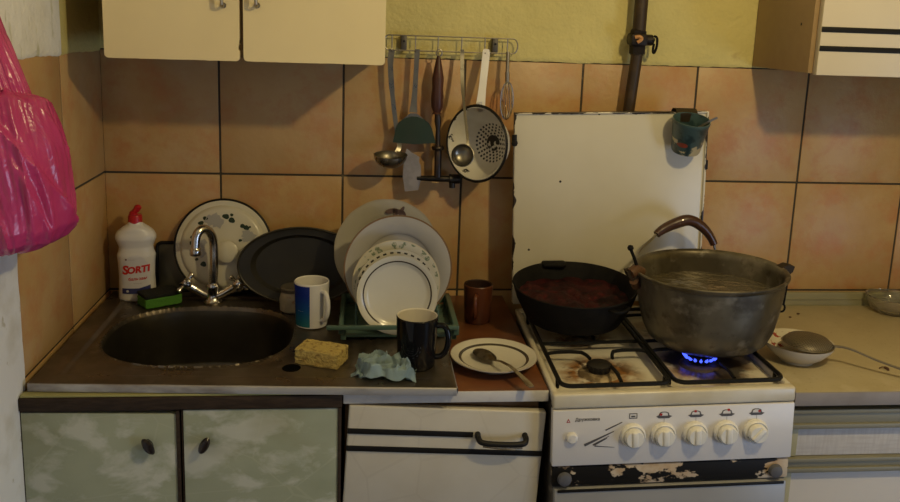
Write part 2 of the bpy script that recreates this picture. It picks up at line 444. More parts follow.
# 2 turner
t = thing('spatula', 'wide spatula with a dark green blade hanging from the rack', 'spatula', (.755, -.04, 1.46))
bm = B(); strip(bm, [(.001, 0, .008), (.0, 0, -.03), (-.002, 0, -.09), (-.004, -.002, -.125), (-.005, -.003, -.145)], [.013, .0115, .012, .015, .02], .004, (0, -1, 0)); 
prism(bm, [(-.028, -.160), (-.012, -.147), (.003, -.147), (.021, -.160), (.03, -.168), (-.037, -.168)], .003, Mx=Matrix.Translation((0, -.006, 0))); mk('handle', bm, M['steel'], t)
bm = B(); pl = [(-.0535, -.219), (-.047, -.185), (-.040, -.170), (-.026, -.160), (-.01, -.155), (.004, -.155), (.020, -.160), (.034, -.170), (.042, -.184), (.052, -.219), (.0, -.223)]
prism(bm, pl, .003, Mx=Matrix.Translation((0, -.0095, 0))); mk('blade', bm, mat('dark green blade', (.035, .055, .03), .3, .3, layers=[(20, (.05, .06, .035), .6, .4, .7)]), t)['label'] = 'dark green blade'
# 3 meat hatchet
t = thing('meat_hatchet', 'old meat hatchet hanging head down by its wooden handle', 'hatchet', (.808, -.045, 1.455))
bm = B(); lathe(bm, [(0, .0), (.004, -.002), (.0065, -.012), (.010, -.03), (.0145, -.055), (.0135, -.08), (.0155, -.10), (.0145, -.125), (.009, -.138), (.012, -.142), (.0, -.145)], 24); mk('handle', bm, mat('reddish turned wood', (.075, .026, .016), .4, layers=[(70, (.04, .014, .01), .7, .4, .6, (1, 1, .2))]), t)
bm = B(); tube(bm, [(.001 + .007 * math.cos(a * PI / 6), -.001, .006 + .009 * math.sin(a * PI / 6)) for a in range(12)], .0016, 7, closed=True); mk('hanging_ring', bm, M['wire'], t)
bm = B()
tube(bm, [(.002, 0, -.14), (.003, 0, -.16), (.004, 0, -.18), (.005, 0, -.222), (.006, 0, -.23), (.007, 0, -.30)], [.007, .0085, .0055, .006, .009, .009], 12)
lathe(bm, [(0, 0), (.014, 0), (.016, -.004), (.014, -.009), (0, -.009)], 20, Mx=Matrix.Translation((.005, 0, -.222))); mk('shaft', bm, mat('dark oily steel', (.06, .05, .045), .4, .9, layers=[(60, (.10, .05, .03), .5, .5, .7)]), t)
bm = B(); tube(bm, [(-.045, 0, -.303), (.006, 0, -.304), (.035, 0, -.304), (.036, 0, -.304), (.062, 0, -.304)], [.006, .008, .008, .0125, .012], 14); tube(bm, [(.044, 0, -.296), (.044, 0, -.326)], .008, 10); mk('hammer_head', bm, mat('dark head steel', (.05, .045, .04), .4, .9), t)
bm = B(); prism(bm, [(-.072, -.229), (-.058, -.239), (-.040, -.250), (-.041, -.262), (-.036, -.272), (-.035, -.29), (-.036, -.312), (-.041, -.333), (-.074, -.337), (-.080, -.30), (-.078, -.25)], .004, Mx=Matrix.Translation((0, -.004, 0))); mk('blade', bm, mat('worn blade steel', (.34, .31, .30), .5, .4, layers=[(50, (.20, .18, .17), .4, .4, .6)]), t)['label'] = 'worn grey blade'
# 5 colander
cx = V((.901, -.106, 1.2500))
nrm = V((-.714, -.70, .06)).normalized(); q = V((0, 0, -1)).rotation_difference(V((0, 0, -1)))
Mr = nrm.to_track_quat('Z', 'Y').to_matrix().to_4x4()
cl = thing('colander', 'round white enamel colander with black rim hanging from the rack', 'colander', mw=Matrix.Translation(cx) @ Mr)
def perforated():
    m, nt, b = new_mat('perforated white enamel')
    r, vec, sx = radial(nt)
    col = mix(nt, noise_fac(nt, vec, 12, lo=.5, hi=.8), (.66, .63, .54), (.50, .45, .33))
    an = math_node(nt, 'ARCTAN2', sx.outputs[1], sx.outputs[0])
    hole = None
    x0, y0 = math_node(nt, 'SUBTRACT', sx.outputs[0], 0.0), sx.outputs[1]
    for ring_r, cnt in ((.016, 8), (.0235, 13), (.031, 18), (.0385, 23), (.046, 28)):
        da = math_node(nt, 'COSINE', math_node(nt, 'MULTIPLY', an, cnt))
        arc = 2 * PI * ring_r / cnt
        f = math_node(nt, 'MULTIPLY', math_node(nt, 'GREATER_THAN', da, .05), band(nt, r, ring_r - .0024, ring_r + .0024))
        hole = f if hole is None else math_node(nt, 'MAXIMUM', hole, f)
    wear = math_node(nt, 'MULTIPLY', noise_fac(nt, vec, 60, lo=.44, hi=.48), math_node(nt, 'LESS_THAN', r, .020))
    rimw = math_node(nt, 'MULTIPLY', noise_fac(nt, vec, 30, lo=.6, hi=.63), math_node(nt, 'GREATER_THAN', r, .078))
    f = math_node(nt, 'MAXIMUM', math_node(nt, 'MAXIMUM', hole, wear), rimw)
    L(nt, mix(nt, f, col, (.012, .011, .01)), b.inputs['Base Color']); b.inputs['Roughness'].default_value = .28
    return m
bm = B(); R_ = .096
prof_o = [(.0, -.056), (.03, -.055), (.05, -.05), (.068, -.038), (.082, -.018), (.09, .0), (.0955, .0015)]
prof_i = [(.0955, .003), (.089, .002), (.080, -.017), (.066, -.036), (.049, -.048), (.03, -.053), (.0, -.054)]
lathe(bm, prof_o + prof_i, 64, Mx=Matrix.Diagonal((.965, .965, 1.25, 1))); mk('bowl', bm, perforated(), cl)
bm = B(); lathe(bm, [(.0940, -.0025), (.0980, .0015), (.0940, .0055), (.0895, .0015), (.0940, -.0025)], 64, Mx=Matrix.Diagonal((.965, .965, 1, 1))); mk('rim', bm, M['black'], cl)['label'] = 'black rim'
inv = (Matrix.Translation(cx) @ Mr).inverted()
bm = B(); strip(bm, [inv @ V(p) for p in spline([(.925, -.037, 1.473), (.923, -.045, 1.45), (.917, -.062, 1.40), (.909, -.090, 1.345), (.906, -.100, 1.338)], 6)], [.013, .015, .017, .018, .018, .018, .018, .018, .018, .018, .018, .018, .018, .018, .018, .019, .02, .021, .022, .022, .022, .023, .024, .024, .024], .004, inv.to_3x3() @ V((0, -1, 0)))
mk('handle', bm, M['enamel'], cl)
# 4 small ladle in front
t = thing('skimming_ladle', 'small round steel ladle hanging in front of the white colander', 'ladle', (.865, -.05, 1.465))
bm = B(); strip(bm, spline([(0, .004, .006), (0, 0, -.02), (.001, -.02, -.08), (.004, -.075, -.15), (.007, -.112, -.200), (.005, -.120, -.216)], 5), [.009] * 12 + [.0065] * 14, .0022, (0, -1, 0)); mk('handle', bm, M['steel'], t)
bm = B(); R_ = .027
pr = [(R_ * math.sin(a), -R_ * .85 * math.cos(a)) for a in [PI / 2 * k / 10 for k in range(11)]] + [((R_ - .0015) * math.sin(a), .0008 - (R_ - .0015) * .85 * math.cos(a)) for a in [PI / 2 * k / 10 for k in range(10, -1, -1)]]
lathe(bm, pr, 32, Mx=Matrix.Translation((-.006, -.132, -.232)) @ Matrix.Rotation(math.radians(75), 4, 'X') @ Matrix.Rotation(math.radians(-15), 4, 'Y')); mk('bowl', bm, M['steel'], t)
# 6 whisk
t = thing('whisk', 'wire whisk on the rightmost hook of the rack', 'whisk', (.978, -.042, 1.465))
bm = B(); tube(bm, spline([(0, 0, .004), (0, -.002, -.02), (.0, -.004, -.045)], 4), .0045, 10); tube(bm, [(0, -.004, -.045), (.001, -.006, -.075)], [.006, .005], 10); mk('handle', bm, M['wire'], t)
for k in range(5):
    an = k * PI / 5; bm = B(); pts = []
    for j in range(25):
        th = 2 * PI * j / 24 - PI / 2; rr = .016 * math.sin((j / 24) * 2 * PI) ; zz = -.115 - .047 * math.cos(2 * PI * j / 24) * -1
        pts.append((rr * math.cos(an) + .0015, -.008 + rr * math.sin(an) * .8, zz))
    tube(bm, pts[:-1], .0011, 6, closed=True); mk('wire_loop', bm, M['chrome'], t)

# ------------------------------------------------------------------ gas pipe
gp = thing('gas_pipe', 'dark painted gas pipe with a valve running down the wall', 'pipe', (1.305, -.045, 1.5))
pm = mat('dark pipe paint', (.045, .030, .018), .45, .3, layers=[(25, (.10, .06, .025), .6, .5, .65)])
bm = B(); tube(bm, [(.004, 0, CEIL - 1.502), (-.003, 0, .03), (-.004, 0, -.03)], .0165, 16); tube(bm, [(-.003, 0, -.02), (-.011, 0, -.12), (-.03, 0, -.42)], .0145, 16); mk('tube', bm, pm, gp)
bm = B(); tube(bm, [(-.003, -.0, .032), (-.004, 0, .030), (-.004, 0, -.026), (-.004, 0, -.028)], [.015, .0205, .0205, .015], 8); tube(bm, [(-.03, -.004, .010), (.03, -.004, .008)], .0135, 10); box(bm, (-.03, -.03, -.006), (.012, .0, .022), bev=.005)
mk('valve', bm, mat('valve iron', (.02, .015, .012), .5, .5), gp)
bm = B(); tube(bm, [(.026, -.01, .008), (.034, -.012, .006)], .007, 8); tube(bm, spline([(.032, -.012, .018), (.040, -.012, .014), (.041, -.012, -.006), (.036, -.012, -.022), (.032, -.012, -.018), (.033, -.012, .0)], 4), .0032, 7); mk('valve_lever', bm, M['iron'], gp)
bm = B(); tube(bm, spline([(-.022, -.031, .014), (-.012, -.034, .016), (-.006, -.034, .010), (-.016, -.033, .002)], 4), .0045, 7); mk('seal_tag', bm, mat('orange tag', (.50, .25, .09), .6), gp)['label'] = 'small orange seal'

# ------------------------------------------------------------------ gas stove (slightly out of level)
SM = Matrix.Translation((1.0002, -.6103, .8393)) @ Euler((math.radians(-.4), math.radians(-2.0), math.radians(-1.5)), 'XYZ').to_matrix().to_4x4()
SW, SD = .482, .50
st = thing('gas_stove', 'white enamel gas stove with raised lid and stained top', 'stove', mw=SM)
sten = mat('stove enamel', (.66, .64, .60), .28, layers=[(4, (.60, .55, .46), .4, .45, .75)])
def cooktop_mat():
    m, nt, b = new_mat('stained cooktop enamel')
    tc = N(nt, 'ShaderNodeTexCoord'); v = tc.outputs['Object']
    col = mix(nt, noise_fac(nt, v, 6, lo=.4, hi=.7), (.64, .60, .50), (.52, .45, .30))
    sx = N(nt, 'ShaderNodeSeparateXYZ'); L(nt, v, sx.inputs[0])
    stain = None
    for (bx, by, br) in ((.12, .125, .10), (.355, .14, .115), (.13, .33, .09), (.37, .34, .12)):
        dx = math_node(nt, 'SUBTRACT', sx.outputs[0], bx); dy = math_node(nt, 'SUBTRACT', sx.outputs[1], by)
        d = math_node(nt, 'SQRT', math_node(nt, 'ADD', math_node(nt, 'MULTIPLY', dx, dx), math_node(nt, 'MULTIPLY', dy, dy)))
        f = math_node(nt, 'SUBTRACT', 1.0, math_node(nt, 'DIVIDE', d, br), True)
        stain = f if stain is None else math_node(nt, 'MAXIMUM', stain, f)
    f = math_node(nt, 'MULTIPLY', noise_fac(nt, v, 24, lo=.40, hi=.56, detail=6), math_node(nt, 'MULTIPLY', stain, 2.2, True))
    col = mix(nt, f, col, (.26, .12, .035))
    f = math_node(nt, 'MULTIPLY', noise_fac(nt, v, 40, lo=.52, hi=.60, detail=6), math_node(nt, 'MULTIPLY', stain, 1.6, True))
    col = mix(nt, f, col, (.05, .03, .02))
    dx = math_node(nt, 'SUBTRACT', sx.outputs[0], .355); dy = math_node(nt, 'SUBTRACT', sx.outputs[1], .15)
    d = math_node(nt, 'SQRT', math_node(nt, 'ADD', math_node(nt, 'MULTIPLY', dx, dx), math_node(nt, 'MULTIPLY', math_node(nt, 'MULTIPLY', dy, dy), .8)))
    d = math_node(nt, 'ADD', d, math_node(nt, 'MULTIPLY', noise_fac(nt, v, 18, lo=.2, hi=.8, detail=6), .06))
    f = math_node(nt, 'SUBTRACT', 1.0, math_node(nt, 'MULTIPLY', math_node(nt, 'SUBTRACT', d, .098), 40.0), True)
    col = mix(nt, math_node(nt, 'MULTIPLY', f, .93), col, (.030, .022, .015))
    L(nt, col, b.inputs['Base Color']); b.inputs['Roughness'].default_value = .3
    return m
bm = B()
# cooktop with a shallow sunken well
box(bm, (.004, .004, -.030), (SW - .004, SD, -.013), bev=.001)
for lo, hi in (((0, 0, -.0305), (SW, .022, 0)), ((0, .02, -.016), (.014, SD, 0)), ((SW - .014, .02, -.016), (SW, SD, 0)), ((.0, SD - .03, -.016), (SW, SD, 0))):
    box(bm, lo, hi, bev=.005, seg=3)
mk('cooktop', bm, cooktop_mat(), st)
bm = B(); box(bm, (.004, .012, -.815), (SW - .004, SD, -.031), bev=.003); mk('body', bm, mat('stove side enamel', (.10, .085, .07), .5, layers=[(30, (.30, .26, .20), .7, .58, .66)]), st)
# control panel with lettering
def pt(x, z): return V((x, -.0008, z))
bm = B(); box(bm, (0, .0, -.150), (SW, .02, -.0325), bev=.003)
pf = -.0006
def on_panel(cx_, cz_): return lambda x, y: V((cx_ + x, pf, cz_ + y))
text(bm, 'Дружковка', .0088, on_panel(.068, -.0525), mi=1, bold=.0002)
def flat(bm, pts, mi, yoff=pf):
    f = bm.faces.new([bm.verts.new((x, yoff, z)) for x, z in pts]); f.material_index = mi
flat(bm, [(.0265, -.058), (.0345, -.058), (.0305, -.0495)], 2); flat(bm, [(.0288, -.0565), (.0322, -.0565), (.0305, -.053)], 0, pf - .0003)
for x0, z0, x1, z1, w in ((.104, -.0765, .137, -.060, .0011), (.063, -.1065, .121, -.079, .0022), (.083, -.106, .108, -.093, .0016), (.112, -.0725, .136, -.0615, .001), (.080, -.1065, .112, -.0885, .0012), (.083, -.1085, .123, -.113, .0009)):
    d = V((x1 - x0, z1 - z0)).normalized(); nn = V((-d.y, d.x)) * w
    flat(bm, [(x0 + nn.x * 1.3, z0 + nn.y * 1.3), (x0 - nn.x * 1.3, z0 - nn.y * 1.3), (x1 - nn.x * .4, z1 - nn.y * .4), (x1 + nn.x * .4, z1 + nn.y * .4)], 1)
KX = [.158, .2185, .282, .344, .404]; KZ = -.0885
for i, kx in enumerate(KX):
    z = KZ + .0405
    if i == 0:
        for (xa, za, xb, zb) in ((-.008, -.006, .008, -.0045), (-.008, .0035, .008, .005), (-.008, -.006, -.0065, .005), (.0065, -.006, .008, .005), (-.004, -.003, .004, .0)):
            flat(bm, [(kx + xa, z + za), (kx + xb, z + za), (kx + xb, z + zb), (kx + xa, z + zb)], 1)
    else:
        q = 1.25; z0_ = z
        pan_ = [(-.012, -.0025), (-.0075, -.006), (.0085, -.006), (.0135, -.0025), (.009, -.0012), (.0075, .0035), (.003, .005), (-.003, .005), (-.0065, .0035), (-.0085, -.0012)]
        flat(bm, [(kx + a_ * q, z0_ + b_ * q) for a_, b_ in pan_], 1)
        flat(bm, [(kx + a_ * q, z0_ + b_ * q) for a_, b_ in ((-.0062, -.0016), (.0066, -.0016), (.0058, .0026), (.002, .0038), (-.002, .0038), (-.0052, .0026))], 0, pf - .0002)
        dx_ = [0, -.0045, -.0005, .003, .0048][i]; dz_ = [0, .0005, .004, .0045, .0008][i]
        flat(bm, [(kx + dx_ * q + .0030 * math.cos(a_ * PI / 5), z0_ + dz_ * q + .0026 * math.sin(a_ * PI / 5)) for a_ in range(10)], 2, pf - .0004)
        flat(bm, [(kx - .0003 + .001, z - .016), (kx + .0003 + .001, z - .016), (kx + .0003 + .001, z - .007), (kx - .0003 + .001, z - .007)], 1)
mk('control_panel', bm, [mat('panel enamel', (.68, .66, .65), .33, layers=[(3, (.62, .58, .54), .4, .5, .8)]), mat('panel print', (.09, .085, .09), .5), mat('red print', (.40, .02, .015), .5), mat('grey print', (.30, .28, .28), .5)], st)
for i, kx in enumerate(KX):
    bm = B(); Rk = Matrix.Translation((kx, 0, KZ)) @ Matrix.Rotation(PI / 2, 4, 'X')
    lathe(bm, [(0, 0), (.0245, 0), (.0250, .004), (.0235, .009), (.0215, .0105), (.0200, .0080), (.0188, .0080), (.0185, .018), (.0165, .0205), (0, .0205)], 36, Mx=Rk)
    a = [0.05, .02, .0, 0.0, -.75][i]
    box(bm, (-.0062, -.0165, .011), (.0062, .0165, .0238), Mx=Rk @ Matrix.Rotation(a, 4, 'Z'), bev=.0035, seg=3)
    mk('knob', bm, mat('ivory knob', (.76, .74, .68), .35), st)
bm = B(); lathe(bm, [(0, 0), (.0115, 0), (.0105, .007), (.008, .009), (0, .009)], 24, Mx=Matrix.Translation((.038, 0, -.089)) @ Matrix.Rotation(PI / 2, 4, 'X'), sx=1.05, sy=1.0); mk('ignition_button', bm, M['ceramic'], st)
# peeled strip above the oven door, and the oven door
def peel_mat():
    m, nt, b = new_mat('peeling black paint')
    tc = N(nt, 'ShaderNodeTexCoord'); v = tc.outputs['Object']
    f = noise_fac(nt, v, 7.0, lo=.522, hi=.537, detail=5, rough=.62, stretch=(1, 1, 1.7))
    base = mix(nt, noise_fac(nt, v, 30, lo=.4, hi=.7), (.58, .48, .35), (.42, .26, .13))
    col = mix(nt, f, (.011, .010, .009), base)
    L(nt, col, b.inputs['Base Color']); b.inputs['Roughness'].default_value = .55; b.inputs['Specular IOR Level'].default_value = .15
    return m
bm = B(); box(bm, (.002, .004, -.195), (SW - .002, .02, -.153), bev=.003)
fr = mk('oven_fascia', bm, peel_mat(), st)
for x in (.026, SW - .030):
    bm = B(); lathe(bm, [(0, 0), (.013, 0), (.0145, .003), (.012, .010), (.006, .012), (0, .012)], 20, Mx=Matrix.Translation((x, .004, -.177)) @ Matrix.Rotation(PI / 2, 4, 'X')); mk('hinge_bolt', bm, mat('grey rubber', (.10, .10, .11), .6), fr)
bm = B(); box(bm, (.006, -.002, -.62), (SW - .006, .02, -.198), bev=.004)
od = mk('oven_door', bm, mat('grey oven door', (.30, .30, .30), .3, layers=[(6, (.24, .235, .23), .5, .4, .7)]), st)
bm = B(); box(bm, (.012, -.004, -.204), (SW - .012, -.0015, -.198), bev=.001); mk('door_seal', bm, M['black'], od)
# grates
def round_rect(x0, y0, x1, y1, r, z, n=5):
    out = []
    for cxx, cyy, a0 in ((x1 - r, y1 - r, 0), (x0 + r, y1 - r, PI / 2), (x0 + r, y0 + r, PI), (x1 - r, y0 + r, 3 * PI / 2)):
        for k in range(n + 1): out.append((cxx + r * math.cos(a0 + PI / 2 * k / n), cyy + r * math.sin(a0 + PI / 2 * k / n), z))
    return out
gz = .0085
for (x0, x1) in ((.020, .238), (.248, .466)):
    bm = B(); tube(bm, round_rect(x0, .0185, x1, .445, .022, gz), .0048, 8, closed=True)
    xm = (x0 + x1) / 2
    for yb in (.12, .335):
        # curved fingers reaching in from each side to the burner
        for s in (-1, 1):
            xe = x0 if s < 0 else x1
            tube(bm, spline([(xe, yb + .055, gz), (xe - s * .012, yb + .062, gz + .002), (xe - s * .05, yb + .060, gz + .004), (xm + s * .035, yb + .055, gz + .004)], 5), .004, 7)
            ye = yb + s * .055
            tube(bm, spline([(xm + s * .035, yb + .055, gz + .004), (xm + s * .028, yb + .04, gz + .004), (xm + s * .024, yb + .022, gz + .003)], 5), .004, 7)
        tube(bm, spline([(xm + .012, yb - .09, gz), (xm + .012, yb - .06, gz + .004), (xm + .01, yb - .024, gz + .004)], 4), .0038, 7)
    tube(bm, [(x0, .238, gz), (x1, .238, gz)], .004, 7)
    for (lx, ly) in ((x0, .06), (x1, .06), (x0, .42), (x1, .42)): tube(bm, [(lx, ly, gz), (lx, ly, -.014)], .004, 7)
    mk('pan_grate', bm, M['grate'], st)
bml = [(.120, .122), (.345, .152), (.128, .335), (.358, .335)]
for i, (bx, by) in enumerate(bml):
    bm = B(); T = Matrix.Translation((bx, by, -.013))
    lathe(bm, [(0.0, 0), (.044, 0), (.040, .004), (.030, .006), (.0, .006)], 36, Mx=T); 
    bu = mk('burner', bm, mat('burner seat', *(((.035, .026, .018), .6, .0) if i == 1 else ((.40, .31, .19), .45, .2)), layers=[(40, (.08, .05, .025), .8, .45, .6)]), st)
    bm = B(); lathe(bm, [(0, .006), (.022, .006), (.022, .013), (.025, .014), (.025, .021), (.021, .024), (0, .024)], 30, Mx=T)
    for k in range(16): box(bm, (.0215, -.0018, .0135), (.0262, .0018, .0205), Mx=T @ Matrix.Rotation(2 * PI * k / 16, 4, 'Z'))
    mk('burner_cap', bm, mat('burnt burner cap', (.02, .017, .015), .6, .3), bu)
    if i == 1:
        m, nt, b = new_mat('blue gas flame'); b.inputs['Base Color'].default_value = (.02, .03, .2, 1)
        b.inputs['Emission Color'].default_value = (.05, .09, 1.0, 1); b.inputs['Emission Strength'].default_value = 2.4
        b.inputs['Alpha'].default_value = .85
        for k in range(16):
            th = 2 * PI * k / 16 + .1; bm = B(); d = V((math.cos(th), math.sin(th), 0)); p = V((bx, by, .0035)) + d * .026
            h = .6 + .4 * noise.noise((k * 3.1, 0, 0))
            tube(bm, [p, p + d * .006 * h + V((0, 0, .002)), p + d * .011 * h + V((0, 0, .007 * h)), p + d * .012 * h + V((0, 0, .014 * h))], [.0022, .0032, .0024, .0003], 8)
            mk('flame', bm, m, bu)
# lid
def lid_mat(w0, w, z1):
    m, nt, b = new_mat('chipped white lid enamel')
    tc = N(nt, 'ShaderNodeTexCoord'); v = tc.outputs['Object']; sx = N(nt, 'ShaderNodeSeparateXYZ'); L(nt, v, sx.inputs[0])
    dx = math_node(nt, 'MINIMUM', math_node(nt, 'SUBTRACT', sx.outputs[0], w0), math_node(nt, 'SUBTRACT', w, sx.outputs[0]))
    dz = math_node(nt, 'SUBTRACT', z1, sx.outputs[2]); d = math_node(nt, 'MINIMUM', dx, dz)
    thr = math_node(nt, 'MULTIPLY', noise_fac(nt, v, 16, lo=.50, hi=.66, detail=5), .0075)
    chipf = math_node(nt, 'LESS_THAN', d, thr)
    vo = N(nt, 'ShaderNodeTexVoronoi'); vo.inputs['Scale'].default_value = 16; L(nt, v, vo.inputs['Vector'])
    spot = math_node(nt, 'MULTIPLY', math_node(nt, 'LESS_THAN', vo.outputs['Distance'], .055), math_node(nt, 'LESS_THAN', d, .07))
    col = mix(nt, noise_fac(nt, v, 3, lo=.35, hi=.7), (.64, .60, .49), (.58, .53, .40))
    col = mix(nt, math_node(nt, 'MAXIMUM', chipf, spot), col, (.022, .014, .010))
    L(nt, col, b.inputs['Base Color']); b.inputs['Roughness'].default_value = .3
    return m
LX0, LX1 = -.008, SW - .014
LZ0, LZ1 = .012, .492
bm = B(); box(bm, (LX0, .492, LZ0), (LX1, .508, LZ1), bev=.004, seg=3)
# folded rim, slightly proud along the top and right side
box(bm, (LX0, .487, LZ1 - .004), (LX1, .508, LZ1), bev=.0015); box(bm, (LX1 - .005, .486, LZ0), (LX1, .508, LZ1), bev=.0015)
for x, z in ((.107, .323),): lathe(bm, [(0, 0), (.003, 0), (.002, .0012), (0, .0012)], 10, Mx=Matrix.Translation((x, .492, z)) @ Matrix.Rotation(PI / 2, 4, 'X'), mi=1)
ld = mk('lid', bm, [lid_mat(LX0, LX1, LZ1), M['black']], st)
bm = B(); tube(bm, [(LX0, .486, .418), (LX0, .486, .440)], .006, 10); lathe(bm, [(0, -.008), (.006, -.006), (.008, 0), (.006, .006), (0, .008)], 14, Mx=Matrix.Translation((LX0, .483, .42))); mk('lid_bumper', bm, M['black'], ld)
for z in (.36, .20): 
    bm = B(); box(bm, (LX1 - .001, .488, z - .012), (LX1 + .005, .509, z + .012), bev=.002); mk('lid_clip', bm, M['black'], ld)
for x in (.05, SW - .05):
    bm = B(); box(bm, (x - .015, .488, -.004), (x + .015, .512, .03), bev=.003); mk('lid_hinge', bm, M['iron'], st)

def stove_pt(x, y, z): return SM @ V((x, y, z))
SR = SM.to_3x3().to_4x4()

# cup hanging on the lid's top edge
def cup_mat():
    m, nt, b = new_mat('printed plastic cup')
    tc = N(nt, 'ShaderNodeTexCoord'); v = tc.outputs['Object']; sx = N(nt, 'ShaderNodeSeparateXYZ'); L(nt, v, sx.inputs[0])
    col = mix(nt, noise_fac(nt, v, 26, lo=.42, hi=.5), (.02, .045, .05), (.055, .10, .105))
    col = mix(nt, math_node(nt, 'MULTIPLY', noise_fac(nt, v, 22, lo=.50, hi=.53, stretch=(1, 1, 1.5)), math_node(nt, 'LESS_THAN', sx.outputs[2], .038)), col, (.52, .45, .28))
    dx = math_node(nt, 'ADD', sx.outputs[0], .022); dz = math_node(nt, 'SUBTRACT', sx.outputs[2], .028)
    dd = math_node(nt, 'ADD', math_node(nt, 'MULTIPLY', dx, dx), math_node(nt, 'MULTIPLY', math_node(nt, 'MULTIPLY', dz, dz), 3.0))
    col = mix(nt, math_node(nt, 'LESS_THAN', dd, .00011), col, (.28, .05, .03))
    L(nt, col, b.inputs['Base Color']); b.inputs['Roughness'].default_value = .35
    return m
CP = V((1.4035, -.152, 1.249))
t = thing('plastic_cup', 'printed dark teal plastic cup hung on the raised stove lid', 'cup', CP, (math.radians(17), 0, 0))
bm = B(); lathe(bm, [(0, 0), (.032, 0), (.034, .004), (.043, .074), (.0445, .076), (.0445, .083), (.0425, .083), (.041, .074), (.032, .006), (0, .004)], 40); mk('body', bm, [cup_mat()], t)
bm = B(); strip(bm, [(.004, .038, .060), (.004, .040, .080), (.004, .055, .0865), (.004, .074, .0800), (.004, .079, .072), (.004, .072, .050)], .052, .0012, (0, -1, .3)); mk('hanging_hook', bm, mat('dark tin', (.06, .045, .03), .45, .6), t)
t = tag(mk('teaspoon', (lambda bm: (strip(bm, spline([(-.012, -.006, .012), (.006, -.008, .055), (.038, -.010, .082), (.056, -.012, .094)], 5), .005, .002, (0, -1, .4)), bm)[1])(B()), M['wire'], loc=CP, rot=(math.radians(17), 0, 0)), 'thin metal stick leaning in the cup on the stove lid', 'stick')
t.name = 'stirring_stick'

# ------------------------------------------------------------------ frying pan with stew
PM = Matrix.Translation((1.120, -.272, .870)) @ Euler((math.radians(4.0), math.radians(-1.0), 0)).to_matrix().to_4x4()
pan = thing('frying_pan', 'black cast iron frying pan of red stew on the rear left burner', 'pan', mw=PM)
bm = B(); lathe(bm, [(0, 0), (.095, 0), (.110, .006), (.133, .052), (.1415, .080), (.1435, .085), (.141, .0865), (.137, .083), (.128, .052), (.106, .011), (.093, .006), (0, .006)], 72); mk('body', bm, M['iron'], pan)
bm = B(); box(bm, (-.050, .120, .076), (.010, .146, .0890), bev=.006, seg=3); mk('helper_handle', bm, M['iron'], pan)
bm = B(); 
for s in (-1, 1): tube(bm, spline([(.045, -.132, .074), (.052, -.145, .076), (.072, -.143, .076), (.090, -.124, .076), (.086, -.112, .074)], 5), .0035, 7); break
mk('pouring_loop', bm, M['iron'], pan)
bm = B(); seg = 60
rings = []
for i in range(18):
    r = .127 * i / 17; ring = []
    n_ = max(1, seg if i else 1)
    for k in range(n_):
        th = 2 * PI * k / max(n_, 1); x, y = r * math.cos(th), r * math.sin(th)
        h = .052 + .009 * noise.noise((x * 38, y * 38, 0)) + .006 * noise.noise((x * 90, y * 90, 4)) + .006 * noise.noise((x * 14, y * 14, 7))
        ring.append(bm.verts.new((x, y, h)))
    rings.append(ring)
for i in range(17):
    A, Bq = rings[i], rings[i + 1]
    for k in range(seg):
        if len(A) == 1: bm.faces.new((A[0], Bq[k], Bq[(k + 1) % seg]))
        else: bm.faces.new((A[k], Bq[k], Bq[(k + 1) % seg], A[(k + 1) % seg]))
o = mk('stew', bm, mat('red stew', (.034, .005, .005), .6, layers=[(30, (.008, .003, .003), .9, .4, .6), (55, (.10, .010, .010), .7, .55, .7), (70, (.14, .09, .04), .6, .70, .76)]), angle=80); o.matrix_world = PM
o.data.materials[0].node_tree.nodes['Principled BSDF'].inputs['Specular IOR Level'].default_value = .2
tag(o, 'chunky dark red stew filling the black frying pan', 'stew', kind='stuff')

# ------------------------------------------------------------------ cooking pot
PC = Matrix.Translation((1.388, -.400, .8655)) @ Euler((math.radians(-.4), math.radians(-2.0), 0)).to_matrix().to_4x4()
pot = thing('cooking_pot', 'large dented aluminium pot of water over the lit burner', 'pot', mw=PC)
alu = mat('tarnished aluminium', (.20, .18, .135), .44, .65, layers=[(7, (.085, .07, .045), .95, .42, .6, (1, 1, .6)), (26, (.34, .31, .25), .6, .56, .70), (12, (.04, .03, .02), .75, .54, .66), (50, (.07, .05, .03), .5, .6, .7)], rough_noise=(12, .28, .52), bump=(9, .12, .006))
H = .163
bm = B(); lathe(bm, [(0, 0), (.095, 0), (.112, .004), (.127, .016), (.138, .040), (.147, .078), (.154, .12), (.157, H - .012), (.160, H - .009), (.164, H - .005), (.1645, H - .001), (.162, H + .001), (.157, H - .001), (.153, H - .006), (.1515, H - .02), (.149, .12), (.142, .078), (.133, .042), (.122, .020), (.108, .009), (.093, .006), (0, .006)], 96, wob=lambda th, r: .003 * math.sin(2 * th + .6) + .0015 * math.sin(5 * th))
mk('body', bm, alu, pot)
for s, nm in ((-1, 'lug'), (1, 'lug')):
    bm = B(); prism(bm, [(0, -.012), (.0, .012), (.014, .018), (.030, .014), (.026, .002), (.012, -.010)], .024, Mx=Matrix.Translation((s * .158, -.012 if s > 0 else -.012, H - .012)) @ Matrix.Diagonal((s, 1, 1, 1)))
    mk(nm, bm, dull(mat('dark lug iron', (.03, .022, .015), .6)), pot)
bm = B(); tube(bm, [(-.148, .012, H - .006), (-.165, .0, H + .002), (-.180, -.008, H - .004)], [.011, .0135, .012], 12); tube(bm, [(-.162, .0, H - .034), (-.172, -.012, H - .018)], .010, 12); mk('lug_grip', bm, mat('burnt wood grip', (.085, .04, .02), .5), pot)['label'] = 'brown wooden grip'
